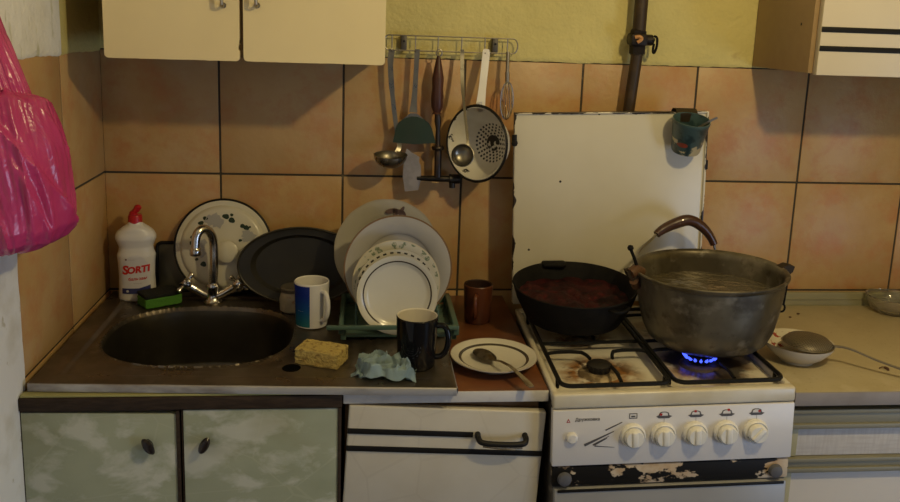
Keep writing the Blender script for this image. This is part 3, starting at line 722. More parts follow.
bm = B(); tube(bm, [(-.162, .0, H + .008), (-.170, -.002, H + .030), (-.178, -.002, H + .048)], [.004, .0035, .0035], 8); lathe(bm, [(0, -.007), (.005, -.005), (.007, 0), (.005, .005), (0, .007)], 16, Mx=Matrix.Translation((-.179, -.002, H + .052))); mk('clamp_knob', bm, M['iron'], pot)
# bail unhooked at the right end, lying back behind the rim
wp = [V(p) for p in ((-.158, .024, H - .004), (-.122, .120, H + .004), (-.070, .175, H + .022), (-.042, .188, H + .040), (-.006, .190, H + .056), (.028, .190, H + .062), (.064, .190, H + .040), (.090, .190, H + .002), (.100, .190, H - .05), (.108, .190, H - .10))]
curve_pts = spline(wp, 8)
bm = B(); tube(bm, curve_pts, .0032, 8); bw = mk('bail', bm, M['wire'], pot)
bm = B(); pts = curve_pts[20:57]
tube(bm, pts, [.0095 + .0042 * math.sin(PI * min(1, k / 34)) for k in range(len(pts))], 12); mk('bail_grip', bm, mat('brown bakelite grip', (.055, .022, .013), .35, coat=.2), bw)['label'] = 'dark brown grip'
bm = B(); tube(bm, [(.166, -.018, H - .012), (.168, -.02, H - .04), (.163, -.022, H - .078)], .0022, 7); tube(bm, [(.159 + .007 * math.cos(a * PI / 7), -.022, H - .087 + .009 * math.sin(a * PI / 7)) for a in range(14)], .0023, 7, closed=True); mk('hanging_hook', bm, M['iron'], pot)
bm = B(); lathe(bm, [(0, 0), (.05, 0), (.10, 0), (.1465, 0)], 64)
m, nt, b = new_mat('steaming broth water'); b.inputs['Base Color'].default_value = (.085, .07, .042, 1); b.inputs['Roughness'].default_value = .07; b.inputs['Transmission Weight'].default_value = .35; b.inputs['IOR'].default_value = 1.33
tc = N(nt, 'ShaderNodeTexCoord'); bp = N(nt, 'ShaderNodeBump'); bp.inputs['Strength'].default_value = .55; bp.inputs['Distance'].default_value = .01
L(nt, noise_fac(nt, tc.outputs['Object'], 26, lo=.2, hi=.8), bp.inputs['Height']); L(nt, bp.outputs[0], b.inputs['Normal'])
o = mk('water', bm, m); o.matrix_world = PC @ Matrix.Translation((0, 0, H - .050)); tag(o, 'simmering water inside the big aluminium pot', 'water', kind='stuff')

# ------------------------------------------------------------------ right base cabinet and worktop
rc = thing('base_cabinet', 'base cabinet with a woven white drawer front right of the stove', 'cabinet', (1.53, -.545, 0))
WR = RX - 1.53 - .4
wv = mat('woven white vinyl', (.62, .59, .56), .55, layers=[(160, (.52, .48, .45), .6, .42, .6, (1, 1, .1)), (160, (.50, .46, .43), .5, .45, .62, (.1, 1, 1))])
rail = mat('dull aluminium rail', (.27, .255, .19), .5, .2, layers=[(10, (.24, .22, .15), .6, .4, .7, (.2, 1, 1))])
bm = B(); box(bm, (0, .03, .10), (WR, .54, .777), bev=.002); box(bm, (.01, .06, 0), (WR - .01, .5, .1)); mk('body', bm, M['dark'], rc)
for z0, z1 in ((.722, .765), (.622, .654)):
    bm = B(); box(bm, (0, .004, z0), (WR, .035, z0 + .011), bev=.002); box(bm, (0, .010, z0 + .010), (WR, .035, z1 - .008), bev=.002); box(bm, (0, .006, z1 - .010), (WR, .035, z1), bev=.002); mk('rail', bm, rail, rc)
bm = B(); box(bm, (.0, .018, .655), (WR, .034, .721), bev=.001); box(bm, (.0, .014, .656), (.022, .0345, .721), bev=.001, mi=1); mk('drawer_front', bm, [wv, mat('yellowed edge', (.40, .36, .20), .5)], rc)
bm = B(); box(bm, (.0, .018, .11), (WR, .034, .621), bev=.001); box(bm, (.0, .014, .11), (.018, .0345, .621), bev=.001, mi=1); mk('door', bm, [mat('white door', (.64, .60, .55), .5), mat('yellowed door edge', (.40, .36, .20), .5)], rc)
wt = mat('beige speckled worktop', (.46, .39, .24), .42, layers=[(9, (.38, .31, .18), .6, .4, .7), (120, (.30, .23, .12), .5, .62, .7), (14, (.55, .48, .33), .4, .58, .7)])
w = thing('worktop', 'beige speckled worktop with a grey edge right of the stove', 'worktop', (1.525, -.548, .778))
bm = B(); box(bm, (0, 0, 0.001), (RX - 1.925, .530, .032), bev=.003); mk('slab', bm, wt, w)
bm = B(); box(bm, (0, -.002, .0012), (RX - 1.925, .0015, .0305), bev=.0008); mk('edge_band', bm, mat('grey edge band', (.30, .27, .26), .5, layers=[(12, (.22, .19, .17), .6, .45, .7)]), w)

# bowl and strainer
BC = V((1.612, -.386, .8105))
t = thing('serving_bowl', 'white bowl with painted flowers inside on the right worktop', 'bowl', BC)
def bowl_mat():
    m, nt, b = new_mat('flowered bowl')
    r, v, sx = radial(nt)
    col = mix(nt, noise_fac(nt, v, 6, lo=.4, hi=.7), (.62, .57, .46), (.56, .50, .38))
    an = math_node(nt, 'ARCTAN2', sx.outputs[1], sx.outputs[0])
    f = math_node(nt, 'MULTIPLY', noise_fac(nt, v, 55, lo=.52, hi=.56), math_node(nt, 'MULTIPLY', band(nt, r, .045, .072), math_node(nt, 'GREATER_THAN', sx.outputs[1], .01)))
    L(nt, mix(nt, f, col, mix(nt, noise_fac(nt, v, 30, lo=.45, hi=.55), (.07, .13, .06), (.33, .06, .05))), b.inputs['Base Color']); b.inputs['Roughness'].default_value = .22
    return m
BW = mat('bowl glaze', (.62, .57, .46), .22)
bm = B(); prof = [(0, .002), (.030, .002), (.032, 0), (.036, .0), (.037, .004), (.055, .016), (.069, .031), (.0765, .0435), (.0775, .0458)]
lathe(bm, prof, 56, mi=0); bmi = [(.0775, .0458), (.0755, .0448), (.067, .032), (.053, .019), (.035, .008), (0, .006)]
lathe(bm, bmi, 56, mi=1); bmesh.ops.remove_doubles(bm, verts=bm.verts[:], dist=1e-5); mk('body', bm, [BW, bowl_mat()], t)
t = thing('strainer', 'mesh skimmer with a long wire handle resting face down on the bowl', 'strainer', (1.630, -.394, .8535))
bm = B()
def mesh_mat():
    m, nt, b = new_mat('fine wire mesh')
    tc = N(nt, 'ShaderNodeTexCoord')
    sx = N(nt, 'ShaderNodeSeparateXYZ'); L(nt, tc.outputs['Object'], sx.inputs[0])
    f = math_node(nt, 'MAXIMUM', math_node(nt, 'SINE', math_node(nt, 'MULTIPLY', math_node(nt, 'ADD', sx.outputs[0], sx.outputs[1]), 1500)), math_node(nt, 'SINE', math_node(nt, 'MULTIPLY', math_node(nt, 'SUBTRACT', sx.outputs[0], sx.outputs[1]), 1500)))
    L(nt, mix(nt, math_node(nt, 'GREATER_THAN', f, .45), (.035, .027, .017), (.20, .165, .11)), b.inputs['Base Color']); b.inputs['Metallic'].default_value = .35; b.inputs['Roughness'].default_value = .45
    return m
lathe(bm, [(.054, 0), (.052, .005), (.043, .013), (.028, .0185), (.012, .021), (0, .0215)], 40); lathe(bm, [(0, .020), (.028, .017), (.042, .012), (.0525, .0)], 40); mk('mesh_dome', bm, mesh_mat(), t)
bm = B(); tube(bm, [(.054 * math.cos(a * PI / 20), .054 * math.sin(a * PI / 20), 0) for a in range(40)], .002, 8, closed=True); mk('rim', bm, M['wire'], t)
bm = B(); hp = spline([(.046, -.026, .004), (.075, -.040, .003), (.12, -.075, -.010), (.172, -.11, -.022), (.235, -.155, -.036)], 6); tube(bm, [p + V((0, .003, 0)) for p in hp], .0021, 6); tube(bm, [p - V((0, .003, 0)) for p in hp], .0021, 6); tube(bm, [(.168, -.108, -.024), (.180, -.117, -.027)], .0045, 8); mk('handle', bm, M['wire'], t)
# pressed glass dish
t = tag(mk('glass_dish', (lambda bm: (lathe(bm, [(0, .0), (.036, 0), (.050, .010), (.062, .030), (.065, .045), (.062, .046), (.058, .031), (.046, .013), (.034, .007), (0, .006)], 48, wob=lambda th, r: .02 * abs(math.sin(12 * th))), bm)[1])(B()), mat('pressed clear glass', (.86, .84, .76), .06, trans=.92, ior=1.48), loc=(2.045, -.072, .8105)), 'pressed clear glass dish at the back of the right worktop', 'dish')
# crumbs
cm = mat('brown crumb', (.10, .05, .03), .8)
for i, (x, y, s) in enumerate(((1.79, -.445, .006), (1.775, -.09, .004), (1.74, -.115, .0035))):
    bm = B()
    if i == 0: tube(bm, spline([(-.012, .006, .002), (-.002, .010, .003), (.004, .002, .003), (.002, -.004, .002)], 4), [.0012] * 6 + [.003] * 7, 7)
    else: bmesh.ops.create_icosphere(bm, subdivisions=1, radius=s); [setattr(v, 'co', V((v.co.x * 1.2, v.co.y, max(v.co.z * .6, -s * .5)))) for v in bm.verts]
    o = mk('crumb', bm, cm, loc=(x, y, .8105 + (0 if i == 0 else s * .5)))
    tag(o, ['curled dark crumb near the strainer handle on the right worktop', 'small reddish crumb at the back of the right worktop, farther right of two', 'tiny reddish crumb at the back of the right worktop, nearest the pot hook'][i], 'crumb')

# ------------------------------------------------------------------ middle drawer cabinet and worktop
mc = thing('drawer_cabinet', 'cream kitchen cabinet with two black stripes between sink and stove', 'cabinet', (.602, -.575, 0))
bm = B(); box(bm, (0.0, .022, .1), (.384, .56, .806), bev=.002); box(bm, (.01, .06, 0), (.37, .5, .1)); mk('body', bm, mat('raw orange wood', (.16, .085, .03), .6, layers=[(20, (.10, .05, .02), .6, .4, .6, (.15, 1, 1))]), mc)
def cream_vein():
    m, nt, b = new_mat('cream embossed laminate')
    tc = N(nt, 'ShaderNodeTexCoord'); v = tc.outputs['Object']
    vo = N(nt, 'ShaderNodeTexVoronoi'); vo.feature = 'DISTANCE_TO_EDGE'; vo.inputs['Scale'].default_value = 7; L(nt, v, vo.inputs['Vector'])
    ln = math_node(nt, 'LESS_THAN', vo.outputs['Distance'], .013)
    col = mix(nt, noise_fac(nt, v, 5, lo=.4, hi=.7), (.60, .56, .47), (.53, .48, .38))
    L(nt, mix(nt, math_node(nt, 'MULTIPLY', ln, .16), col, (.40, .35, .27)), b.inputs['Base Color']); b.inputs['Roughness'].default_value = .42
    return m
bm = B(); box(bm, (.001, -.002, .11), (.392, .018, .570), bev=.004, seg=3); mk('door', bm, cream_vein(), mc)
bm = B(); box(bm, (0, -.002, -.215), (.387, .018, 0), bev=.004, seg=3)
dr = mk('drawer_front', bm, cream_vein(), mc, loc=(.009, 0, .8075), rot=(0, math.radians(2.9), 0))
for z, x1 in ((-.0525, .245), (-.0885, .387)):
    bm = B(); box(bm, (.0, -.0045, z - .0055), (x1, -.0015, z + .0055), bev=.001); mk('stripe', bm, M['black'], dr)['label'] = 'black stripe'
bm = B(); tube(bm, spline([(.254, -.001, -.051), (.254, -.016, -.053), (.262, -.024, -.058), (.30, -.026, -.0595), (.34, -.024, -.058), (.348, -.016, -.053), (.348, -.001, -.050)], 6), .0058, 10); 
h_ = mk('handle', bm, M['black'], dr); 
bm = B(); tube(bm, spline([(.262, -.0255, -.0635), (.30, -.0285, -.0652), (.34, -.0255, -.0635)], 6), .0030, 8); mk('chrome_trim', bm, M['chrome'], h_)['label'] = 'chrome strip'
w = thing('worktop', 'reddish brown worktop with white edge between sink and stove', 'worktop', (.600, -.575, .810))
bm = B(); box(bm, (0, .001, 0), (.3995, .57, .0235), bev=.002); mk('slab', bm, mat('reddish brown laminate', (.15, .052, .018), .33, layers=[(8, (.09, .032, .014), .8, .4, .65, (.4, 1.6, 1)), (30, (.20, .075, .028), .5, .55, .7, (.3, 1.5, 1))]), w)
bm = B(); box(bm, (0, -.001, .0), (.3995, .0015, .0225), bev=.0008); mk('edge_band', bm, mat('worn white edge', (.55, .53, .51), .5, layers=[(20, (.40, .37, .34), .5, .5, .7)]), w)

# ------------------------------------------------------------------ sink cabinet
sc_ = thing('sink_cabinet', 'green marble patterned sink cabinet with two doors', 'cabinet', (.0, -.575, 0))
bm = B(); box(bm, (.012, .025, .1), (.596, .56, .60), bev=.002); box(bm, (.012, .03, .6), (.028, .56, .80)); box(bm, (.58, .03, .6), (.596, .56, .80)); box(bm, (.02, .06, 0), (.58, .5, .1)); mk('body', bm, M['dark'], sc_)
bm = B(); box(bm, (.007, -.004, .8035), (.598, .022, .829), bev=.002); mk('top_rail', bm, M['dark'], sc_)
bm = B(); box(bm, (.009, .0, .829), (.597, .02, .833), bev=.001); mk('rail_trim', bm, mat('yellow green trim', (.36, .34, .13), .5), sc_)['label'] = 'yellow green strip'
def marble():
    m, nt, b = new_mat('green marble film')
    tc = N(nt, 'ShaderNodeTexCoord'); v = tc.outputs['Object']
    mp = N(nt, 'ShaderNodeMapping'); mp.inputs['Rotation'].default_value = (0, .7, 0); mp.inputs['Scale'].default_value = (1, 1, 1.5); L(nt, v, mp.inputs['Vector']); u = mp.outputs[0]
    col = mix(nt, noise_fac(nt, u, 5, lo=.35, hi=.65, distort=.2), (.295, .32, .22), (.35, .375, .27))
    col = mix(nt, math_node(nt, 'MULTIPLY', noise_fac(nt, u, 9, lo=.50, hi=.60, detail=9, rough=.58, distort=.3), .85), col, (.52, .53, .46))
    col = mix(nt, math_node(nt, 'MULTIPLY', noise_fac(nt, u, 3, lo=.56, hi=.68), .5), col, (.27, .26, .15))
    vo = N(nt, 'ShaderNodeTexVoronoi'); vo.feature = 'DISTANCE_TO_EDGE'; vo.inputs['Scale'].default_value = 5; vo.inputs['Randomness'].default_value = 1; L(nt, u, vo.inputs['Vector'])
    col = mix(nt, math_node(nt, 'MULTIPLY', math_node(nt, 'LESS_THAN', vo.outputs['Distance'], .008), .18), col, (.50, .50, .38))
    L(nt, col, b.inputs['Base Color']); b.inputs['Roughness'].default_value = .35
    return m
mb = marble()
for x0, x1, ztop, kx, tilt in ((.0085, .2875, .800, .238, .55), (.3005, .5905, .801, .3405, -.45)):
    bm = B(); box(bm, (x0, -.0, .11), (x1, .018, ztop), bev=.0015)
    if x0 < .1:
        for v in bm.verts: v.co.z -= (v.co.x - x0) * .024
    d = mk('door', bm, mb, sc_)
    bm = B()
    for lo, hi in (((x0 - .004, .002, .108), (x0, .019, ztop)), ((x1, -.003, .108), (x1 + .006, .019, ztop + .001)), ((x0 - .004, .002, ztop - .001), (x1 + .004, .019, ztop + .0035))): box(bm, lo, hi, bev=.001)
    mk('door_frame', bm, M['dark'], d)['label'] = 'dark brown edging'
    bm = B(); Mk = Matrix.Translation((kx, 0, .7345)) @ Matrix.Rotation(tilt * -1, 4, 'Y') @ Matrix.Rotation(PI / 2, 4, 'X')
    lathe(bm, [(0, 0), (.006, 0), (.006, .006), (.009, .009), (.0105, .013), (.008, .018), (0, .020)], 24, Mx=Mk, sx=.85, sy=1.75); mk('knob', bm, mat('dark glossy knob', (.018, .013, .012), .22), d)['label'] = 'dark oval knob'

# ------------------------------------------------------------------ sink
sk = thing('kitchen_sink', 'stained stainless steel sink top with an oval bowl', 'sink', (0, 0, 0))
SX0, SX1, SY0, SY1, SZ = .0175, .815, -.577, -.022, .85
BX, BY, BA, BB, BD = .284, -.3115, .201, .1785, .145
def sink_h(x, y):
    rho = (abs((x - BX) / BA) ** 2.5 + abs((y - BY) / BB) ** 2.5) ** (1 / 2.5)
    z = 0.0
    if rho < 1.0:
        t_ = min(1.0, (1 - rho) / .15); t_ = t_ * t_ * (3 - 2 * t_)
        z = -BD * t_ - .006 * max(0, 1 - rho)
    else:
        # pressed tray: a raised outer border and a lower field
        d = min(x - SX0, SX1 - x, y - SY0, SY1 - y)
        e = max(0.0, min(1.0, (d - .040) / .012)); e = e * e * (3 - 2 * e)
        rim = max(0.0, 1 - abs(rho - 1.02) / .035)
        z = -.005 * e + .0025 * rim
        if x > .56 and SY0 + .09 < y < SY1 - .06:
            z += .0016 * math.cos((x - .56) * 2 * PI / .028) * min(1, (x - .56) / .02)
        z += .0006 * noise.noise((x * 9, y * 9, 2))
    return SZ + z
bm = B(); angs = [2 * PI * k / 420 for k in range(420)]
for cx_, cy_ in ((SX0, SY0), (SX1, SY0), (SX1, SY1), (SX0, SY1)): angs.append(math.atan2(cy_ - BY, cx_ - BX) % (2 * PI))
angs = sorted(angs)
def r_se(c_, s_): return 1 / (abs(c_ / BA) ** 2.5 + abs(s_ / BB) ** 2.5) ** .4
def r_rect(c_, s_):
    o_ = []
    if abs(c_) > 1e-9: o_.append(((SX1 if c_ > 0 else SX0) - BX) / c_)
    if abs(s_) > 1e-9: o_.append(((SY1 if s_ > 0 else SY0) - BY) / s_)
    return min(o_)
inner = [.10, .25, .4, .55, .68, .78, .83, .86, .88, .90, .92, .94, .96, .975, .99, 1.0, 1.01, 1.025, 1.04]
def shear(x, y): return y - (x - .42) * .05 * (SY1 - y) / (SY1 - SY0)
rows = []
for a_ in angs:
    c_, s_ = math.cos(a_), math.sin(a_); rs, rr = r_se(c_, s_), r_rect(c_, s_); row = []
    ro = rs * 1.04; no = 44
    for r in [rs * q for q in inner] + [ro + (rr - ro) * k / no for k in range(1, no + 1)]:
        x, y = BX + r * c_, BY + r * s_; row.append(bm.verts.new((x, shear(x, y), sink_h(x, y))))
    rows.append(row)
cv = bm.verts.new((BX, shear(BX, BY), sink_h(BX, BY))); n_a = len(rows)
for k in range(n_a):
    A, Bq = rows[k], rows[(k + 1) % n_a]; bm.faces.new((cv, A[0], Bq[0])).material_index = 1
    for q in range(len(A) - 1):
        f = bm.faces.new((A[q], A[q + 1], Bq[q + 1], Bq[q])); f.material_index = 1 if q < 13 else 0
# turned-down skirt
def skirt(line, dz, out):
    prev = None
    for v in line:
        a_ = bm.verts.new(v.co + V(out) * .0025 + V((0, 0, -.0025))); b2 = bm.verts.new(V((a_.co.x, a_.co.y, SZ - dz)))
        if prev: bm.faces.new((prev[0], v, a_, prev[1])).material_index = 2; bm.faces.new((prev[1], a_, b2, prev[2])).material_index = 2
        prev = (v, a_, b2)
outer = [r[-1] for r in rows]
skirt(sorted([v for v in outer if abs(v.co.y - shear(v.co.x, SY0)) < 1e-5], key=lambda v: v.co.x), .0155, (0, -1, 0))
skirt(sorted([v for v in outer if abs(v.co.x - SX1) < 1e-6], key=lambda v: v.co.y), .0155, (1, 0, 0))
def sink_mat():
    m, nt, b = new_mat('stained stainless steel')
    tc = N(nt, 'ShaderNodeTexCoord'); v = tc.outputs['Object']
    col = mix(nt, noise_fac(nt, v, 7, lo=.4, hi=.68, detail=7), (.20, .17, .135), (.085, .068, .048))
    col = mix(nt, math_node(nt, 'MULTIPLY', noise_fac(nt, v, 26, lo=.6, hi=.72, detail=6), .5), col, (.26, .23, .19))
    L(nt, col, b.inputs['Base Color']); b.inputs['Metallic'].default_value = .85
    mr = N(nt, 'ShaderNodeMapRange'); mr.inputs['To Min'].default_value = .26; mr.inputs['To Max'].default_value = .5
    L(nt, noise_fac(nt, v, 16, lo=.35, hi=.7), mr.inputs['Value']); L(nt, mr.outputs[0], b.inputs['Roughness'])
    return m
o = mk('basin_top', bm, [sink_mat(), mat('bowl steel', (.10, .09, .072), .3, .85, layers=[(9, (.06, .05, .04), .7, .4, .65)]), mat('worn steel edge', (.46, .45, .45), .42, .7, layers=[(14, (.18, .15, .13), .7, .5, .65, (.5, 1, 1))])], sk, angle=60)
bm = B(); lathe(bm, [(0, .0003), (.015, .0003), (.017, .0012), (.0185, .0002), (.0185, -.003)], 28, Mx=Matrix.Translation((.494, -.487, sink_h(.494, -.487)))); mk('drain_hole', bm, dull(mat('hole dark', (.002, .002, .002), .9), .05), sk)['label'] = 'dark round hole'
# front and side cover strip under the sink edge
# faucet
fa = thing('faucet', 'chrome two handle mixer faucet behind the sink bowl', 'faucet', (.272, -.097, SZ - .004))
bm = B(); lathe(bm, [(0, 0), (.023, 0), (.023, .005), (.018, .009), (.014, .02), (.015, .034), (.0165, .042), (.0135, .05), (0, .052)], 28)
for s in (-1, 1):
    tube(bm, spline([(0, 0, .014), (s * .022, 0, .022), (s * .044, 0, .036)], 5), .0098, 14); tube(bm, [(s * .042, 0, .034), (s * .054, -.002, .043)], [.012, .011], 14)
mk('body', bm, M['chrome'], fa)
bm = B(); pts = spline([(.001, 0, .045), (.004, 0, .10), (.004, 0, .15), (-.002, -.008, .178), (-.016, -.022, .190), (-.028, -.034, .178), (-.031, -.038, .152), (-.031, -.038, .140)], 6)
tube(bm, pts, .0105, 14); sp = mk('spout', bm, M['chrome'], fa)
bm = B(); lathe(bm, [(0, 0), (.0125, 0), (.0132, .002), (.0132, .016), (.011, .019), (0, .019)], 20, Mx=Matrix.Translation((-.031, -.038, .130))); mk('aerator', bm, M['chrome'], sp)
for s in (-1, 1):
    bm = B(); ax = V((s * .7, -.15, .68)).normalized(); o0 = V((s * .053, -.002, .042)); q_ = ax.to_track_quat('Z', 'Y').to_matrix().to_4x4(); T = Matrix.Translation(o0) @ q_
    lathe(bm, [(0, 0), (.011, 0), (.013, .006), (.013, .016), (.009, .022), (0, .024)], 20, Mx=T)
    for k in range(4):
        R2 = T @ Matrix.Rotation(PI / 2 * k + .5, 4, 'Z'); tube(bm, [R2 @ V((.006, 0, .013)), R2 @ V((.016, 0, .014)), R2 @ V((.022, 0, .014)), R2 @ V((.027, 0, .014)), R2 @ V((.029, 0, .014))], [.0045, .0045, .0065, .006, .002], 10)
    mk('tap_handle', bm, M['chrome'], fa)

# ------------------------------------------------------------------ things at the back of the sink
# detergent bottle
bt = thing('detergent_bottle', 'white dish soap bottle with a red cap in the sink corner', 'bottle', (.087, -.064, SZ - .004), (0, 0, math.radians(8)))
prof = [(0, .040), (.004, .044), (.03, .0425), (.06, .0415), (.09, .0425), (.112, .0445), (.122, .0405), (.132, .039), (.142, .0425), (.152, .047), (.160, .047), (.170, .042), (.180, .030), (.186, .020), (.190, .0165), (.194, .0155)]
def hw(z):
    for (z0, w0), (z1, w1) in zip(prof, prof[1:]):
        if z0 <= z <= z1: return w0 + (w1 - w0) * (z - z0) / (z1 - z0)
    return .04
def dpt(z): return hw(z) * (.62 if z < .17 else .62 + .38 * min(1, (z - .17) / .02))
bm = B(); zz = [.194 * k / 60 for k in range(61)]; rings = []
for z in zz:
    a_, b2 = hw(z), dpt(z); rings.append([bm.verts.new((a_ * math.copysign(abs(math.cos(t_)) ** .85, math.cos(t_)), b2 * math.copysign(abs(math.sin(t_)) ** .85, math.sin(t_)), z)) for t_ in [2 * PI * k / 48 for k in range(48)]])
for A, Bq in zip(rings, rings[1:]):
    for k in range(48): bm.faces.new((A[k], A[(k + 1) % 48], Bq[(k + 1) % 48], Bq[k]))
bm.faces.new(rings[0][::-1]); bm.faces.new(rings[-1])
mk('body', bm, mat('white plastic', (.66, .64, .60), .3), bt)
def front(x, z, e=.0006):
    a_, b2 = hw(z), dpt(z); s_ = min(.98, abs(x) / a_); c_ = (1 - s_ ** (2 / .85)) ** (.85 / 2)
    return V((x, -b2 * c_ - e, z))
bm = B()
def grid_patch(bm, inside, x0, x1, z0, z1, n, mi, e):
    vs = {}
    for i in range(n + 1):
        for j in range(n + 1):
            x = x0 + (x1 - x0) * i / n; z = z0 + (z1 - z0) * j / n; vs[i, j] = (x, z)
    made = {}
    def vv(i, j):
        if (i, j) not in made: made[i, j] = bm.verts.new(front(*vs[i, j], e))
        return made[i, j]
    for i in range(n):
        for j in range(n):
            xm = (vs[i, j][0] + vs[i + 1, j + 1][0]) / 2; zm = (vs[i, j][1] + vs[i + 1, j + 1][1]) / 2
            if inside(xm, zm):
                f = bm.faces.new((vv(i, j), vv(i + 1, j), vv(i + 1, j + 1), vv(i, j + 1))); f.material_index = mi
grid_patch(bm, lambda x, z: (x / .034) ** 2 + ((z - .066) / .050) ** 2 < 1, -.036, .036, .014, .118, 44, 0, .0005)
grid_patch(bm, lambda x, z: abs(x) < .033 and .020 + .10 * max(0, x) ** 1.1 < z < .033 + .25 * max(0, x - .005), -.034, .034, .015, .05, 44, 1, .0008)
text(bm, 'S', .030, lambda x, y: front(x - .024, .078 + y, .0012), mi=2, bold=.0012, shear=.1)
text(bm, 'ORTI', .0225, lambda x, y: front(x + .006, .0795 + y + x * .10, .0012), mi=2, bold=.0011, shear=.1)
text(bm, 'бальзам', .0105, lambda x, y: front(x + .004, .057 + y + x * .06, .0012), mi=2, bold=.0002)
text(bm, '————', .005, lambda x, y: front(x + .004, .046 + y, .0012), mi=3)
text(bm, '■ ———', .0055, lambda x, y: front(x - .012, .105 + y, .0012), mi=3)
text(bm, '●', .008, lambda x, y: front(x - .020, .026 + y, .0014), mi=0)
mk('label', bm, [mat('label paper', (.60, .59, .60), .35), mat('navy print', (.03, .035, .14), .35), mat('red lettering', (.52, .02, .015), .35), mat('dark small print', (.14, .06, .07), .4)], bt, normals=False)['label'] = 'printed label'
bm = B(); lathe(bm, [(0, .19), (.0165, .19), (.0165, .207), (.015, .210), (.0, .210)], 28); tube(bm, spline([(-.004, 0, .208), (-.002, 0, .216), (.004, -.002, .222)], 4), [.010] * 4 + [.007] * 5, 12); tube(bm, [(.003, 0, .219), (.006, -.001, .226), (.009, -.002, .230), (.010, -.002, .234)], [.007, .0085, .008, .003], 12)
mk('cap', bm, mat('red cap', (.42, .012, .016), .35), bt)['label'] = 'red flip cap'

# green sponge
t = thing('dish_sponge', 'green dish sponge with a black scouring side beside the bottle', 'sponge', (.148, -.103, SZ - .004), (0, 0, math.radians(34)))
def sponge_mesh(sx, sy, sz, seed, amp=.0012, cuts=14):
    bm = bmesh.new(); bmesh.ops.create_cube(bm, size=1, matrix=Matrix.Diagonal((sx, sy, sz, 1)))
    bmesh.ops.bevel(bm, geom=bm.edges[:], offset=.003, segments=2, affect='EDGES', profile=.5)
    bmesh.ops.subdivide_edges(bm, edges=[e for e in bm.edges if e.calc_length() > .008], cuts=cuts, use_grid_fill=True)
    for v in bm.verts:
        p = v.co; v.co = p + V((noise.noise((p.x * 200, p.y * 200, p.z * 200 + seed)), noise.noise((p.x * 200 + 9, p.y * 200, p.z * 200 + seed)), noise.noise((p.x * 200, p.y * 200 + 5, p.z * 200 + seed)))) * amp + V((0, 0, .002 * noise.noise((p.x * 25, p.y * 25, seed))))
    return bm
bm = sponge_mesh(.088, .058, .024, 1); xf(bm, bm.verts, Matrix.Translation((0, 0, .0125))); mk('foam', bm, mat('green foam', (.07, .22, .025), .85, bump=(220, .6, .002)), t)
bm = sponge_mesh(.089, .059, .009, 4); xf(bm, bm.verts, Matrix.Translation((0, 0, .028))); mk('scouring_pad', bm, mat('black scouring pad', (.010, .011, .010), .95, bump=(300, .8, .003)), t)['label'] = 'black scouring pad'

# low tray behind the bottle
t = thing('baking_tray', 'low grey baking tray leaning on the tiles behind the soap bottle', 'tray', (.235, -.026, SZ + .003), (math.radians(-9), 0, 0))
bm = B(); box(bm, (-.11, -.002, 0), (.13, .002, .118), bev=.0015); mk('pan', bm, mat('grey baked steel', (.13, .125, .10), .4, .6), t)
bm = B(); tube(bm, round_rect(-.112, 0, .132, .120, .012, 0), .0042, 8, Mx=Matrix.Rotation(PI / 2, 4, 'X') @ Matrix.Translation((0, 0, .002)), closed=True); mk('rim', bm, M['black'], t)['label'] = 'black rolled rim'

# enamel pot lid with flowers, leaning against the tray and tiles
LM = Matrix.Translation((.288, -.034, .9685)) @ Euler((math.radians(90 - 12), 0, 0)).to_matrix().to_4x4()
el = thing('enamel_lid', 'white enamel pot lid with leaf decoration leaning behind the faucet', 'lid', mw=LM)
lp = [(.1175, .0), (.112, .0025), (.1035, .003), (.0985, .0095), (.093, .0115), (.085, .0128), (.05, .016), (.02, .0175), (0, .018)]
def lid_h(r):
    for (r0, z0), (r1, z1) in zip(lp, lp[1:]):
        if r1 <= r <= r0: return z1 + (z0 - z1) * (r - r1) / (r0 - r1)
    return .018
bm = B(); lathe(bm, lp, 72); lathe(bm, [(r, z - .0018) for r, z in lp][::-1], 72)
def leaf(bm, cx_, cy_, size, ang, mi, kind='leaf'):
    n_ = 12; pts = []
    for k in range(n_):
        a_ = 2 * PI * k / n_
        r = size * (.55 + .45 * abs(math.cos(a_ / 2 + .0)) - .12 * math.cos(3 * a_)) if kind == 'leaf' else size * (.8 + .2 * math.cos(5 * a_))
        x, y = cx_ + r * math.cos(a_ + ang), cy_ + r * math.sin(a_ + ang) * (.8 if kind == 'leaf' else 1)
        pts.append(bm.verts.new((x, y, lid_h(math.hypot(x, y)) + .0008)))
    f = bm.faces.new(pts); f.material_index = mi
for (u, v_, s_, k) in ((-.052, .058, .0062, 0), (-.043, .070, .0055, 0), (.008, .077, .0075, 0), (.020, .066, .0075, 0), (.022, .080, .004, 0), (-.070, .024, .006, 0), (-.062, .034, .006, 0), (-.073, .010, .005, 0), (-.046, -.042, .007, 0), (-.060, -.030, .004, 0), (.056, .048, .0065, 0), (.047, .052, .006, 0), (.066, .050, .003, 0), (.043, .018, .004, 0),
                       (-.03, .066, .013, 1), (-.012, .062, .014, 1), (-.018, .075, .009, 1), (-.056, .004, .012, 1), (-.050, -.014, .011, 1), (-.045, .012, .008, 1), (.058, .032, .011, 1), (.068, .026, .012, 1), (.055, .020, .007, 1)):
    leaf(bm, u, v_, s_ * 1.3, random.uniform(0, 6.28), 1 + k, 'leaf' if k == 0 else 'flower')
mk('plate', bm, [mat('cream enamel', (.60, .57, .47), .25), mat('dark green leaves', (.012, .030, .014), .4), mat('grey lilac petals', (.36, .36, .36), .35)], el)
bm = B(); tube(bm, [(.1175 * math.cos(2 * PI * k / 72), .1175 * math.sin(2 * PI * k / 72), -.0005) for k in range(72)], .0030, 8, closed=True); mk('rim', bm, M['black'], el)['label'] = 'black rim'
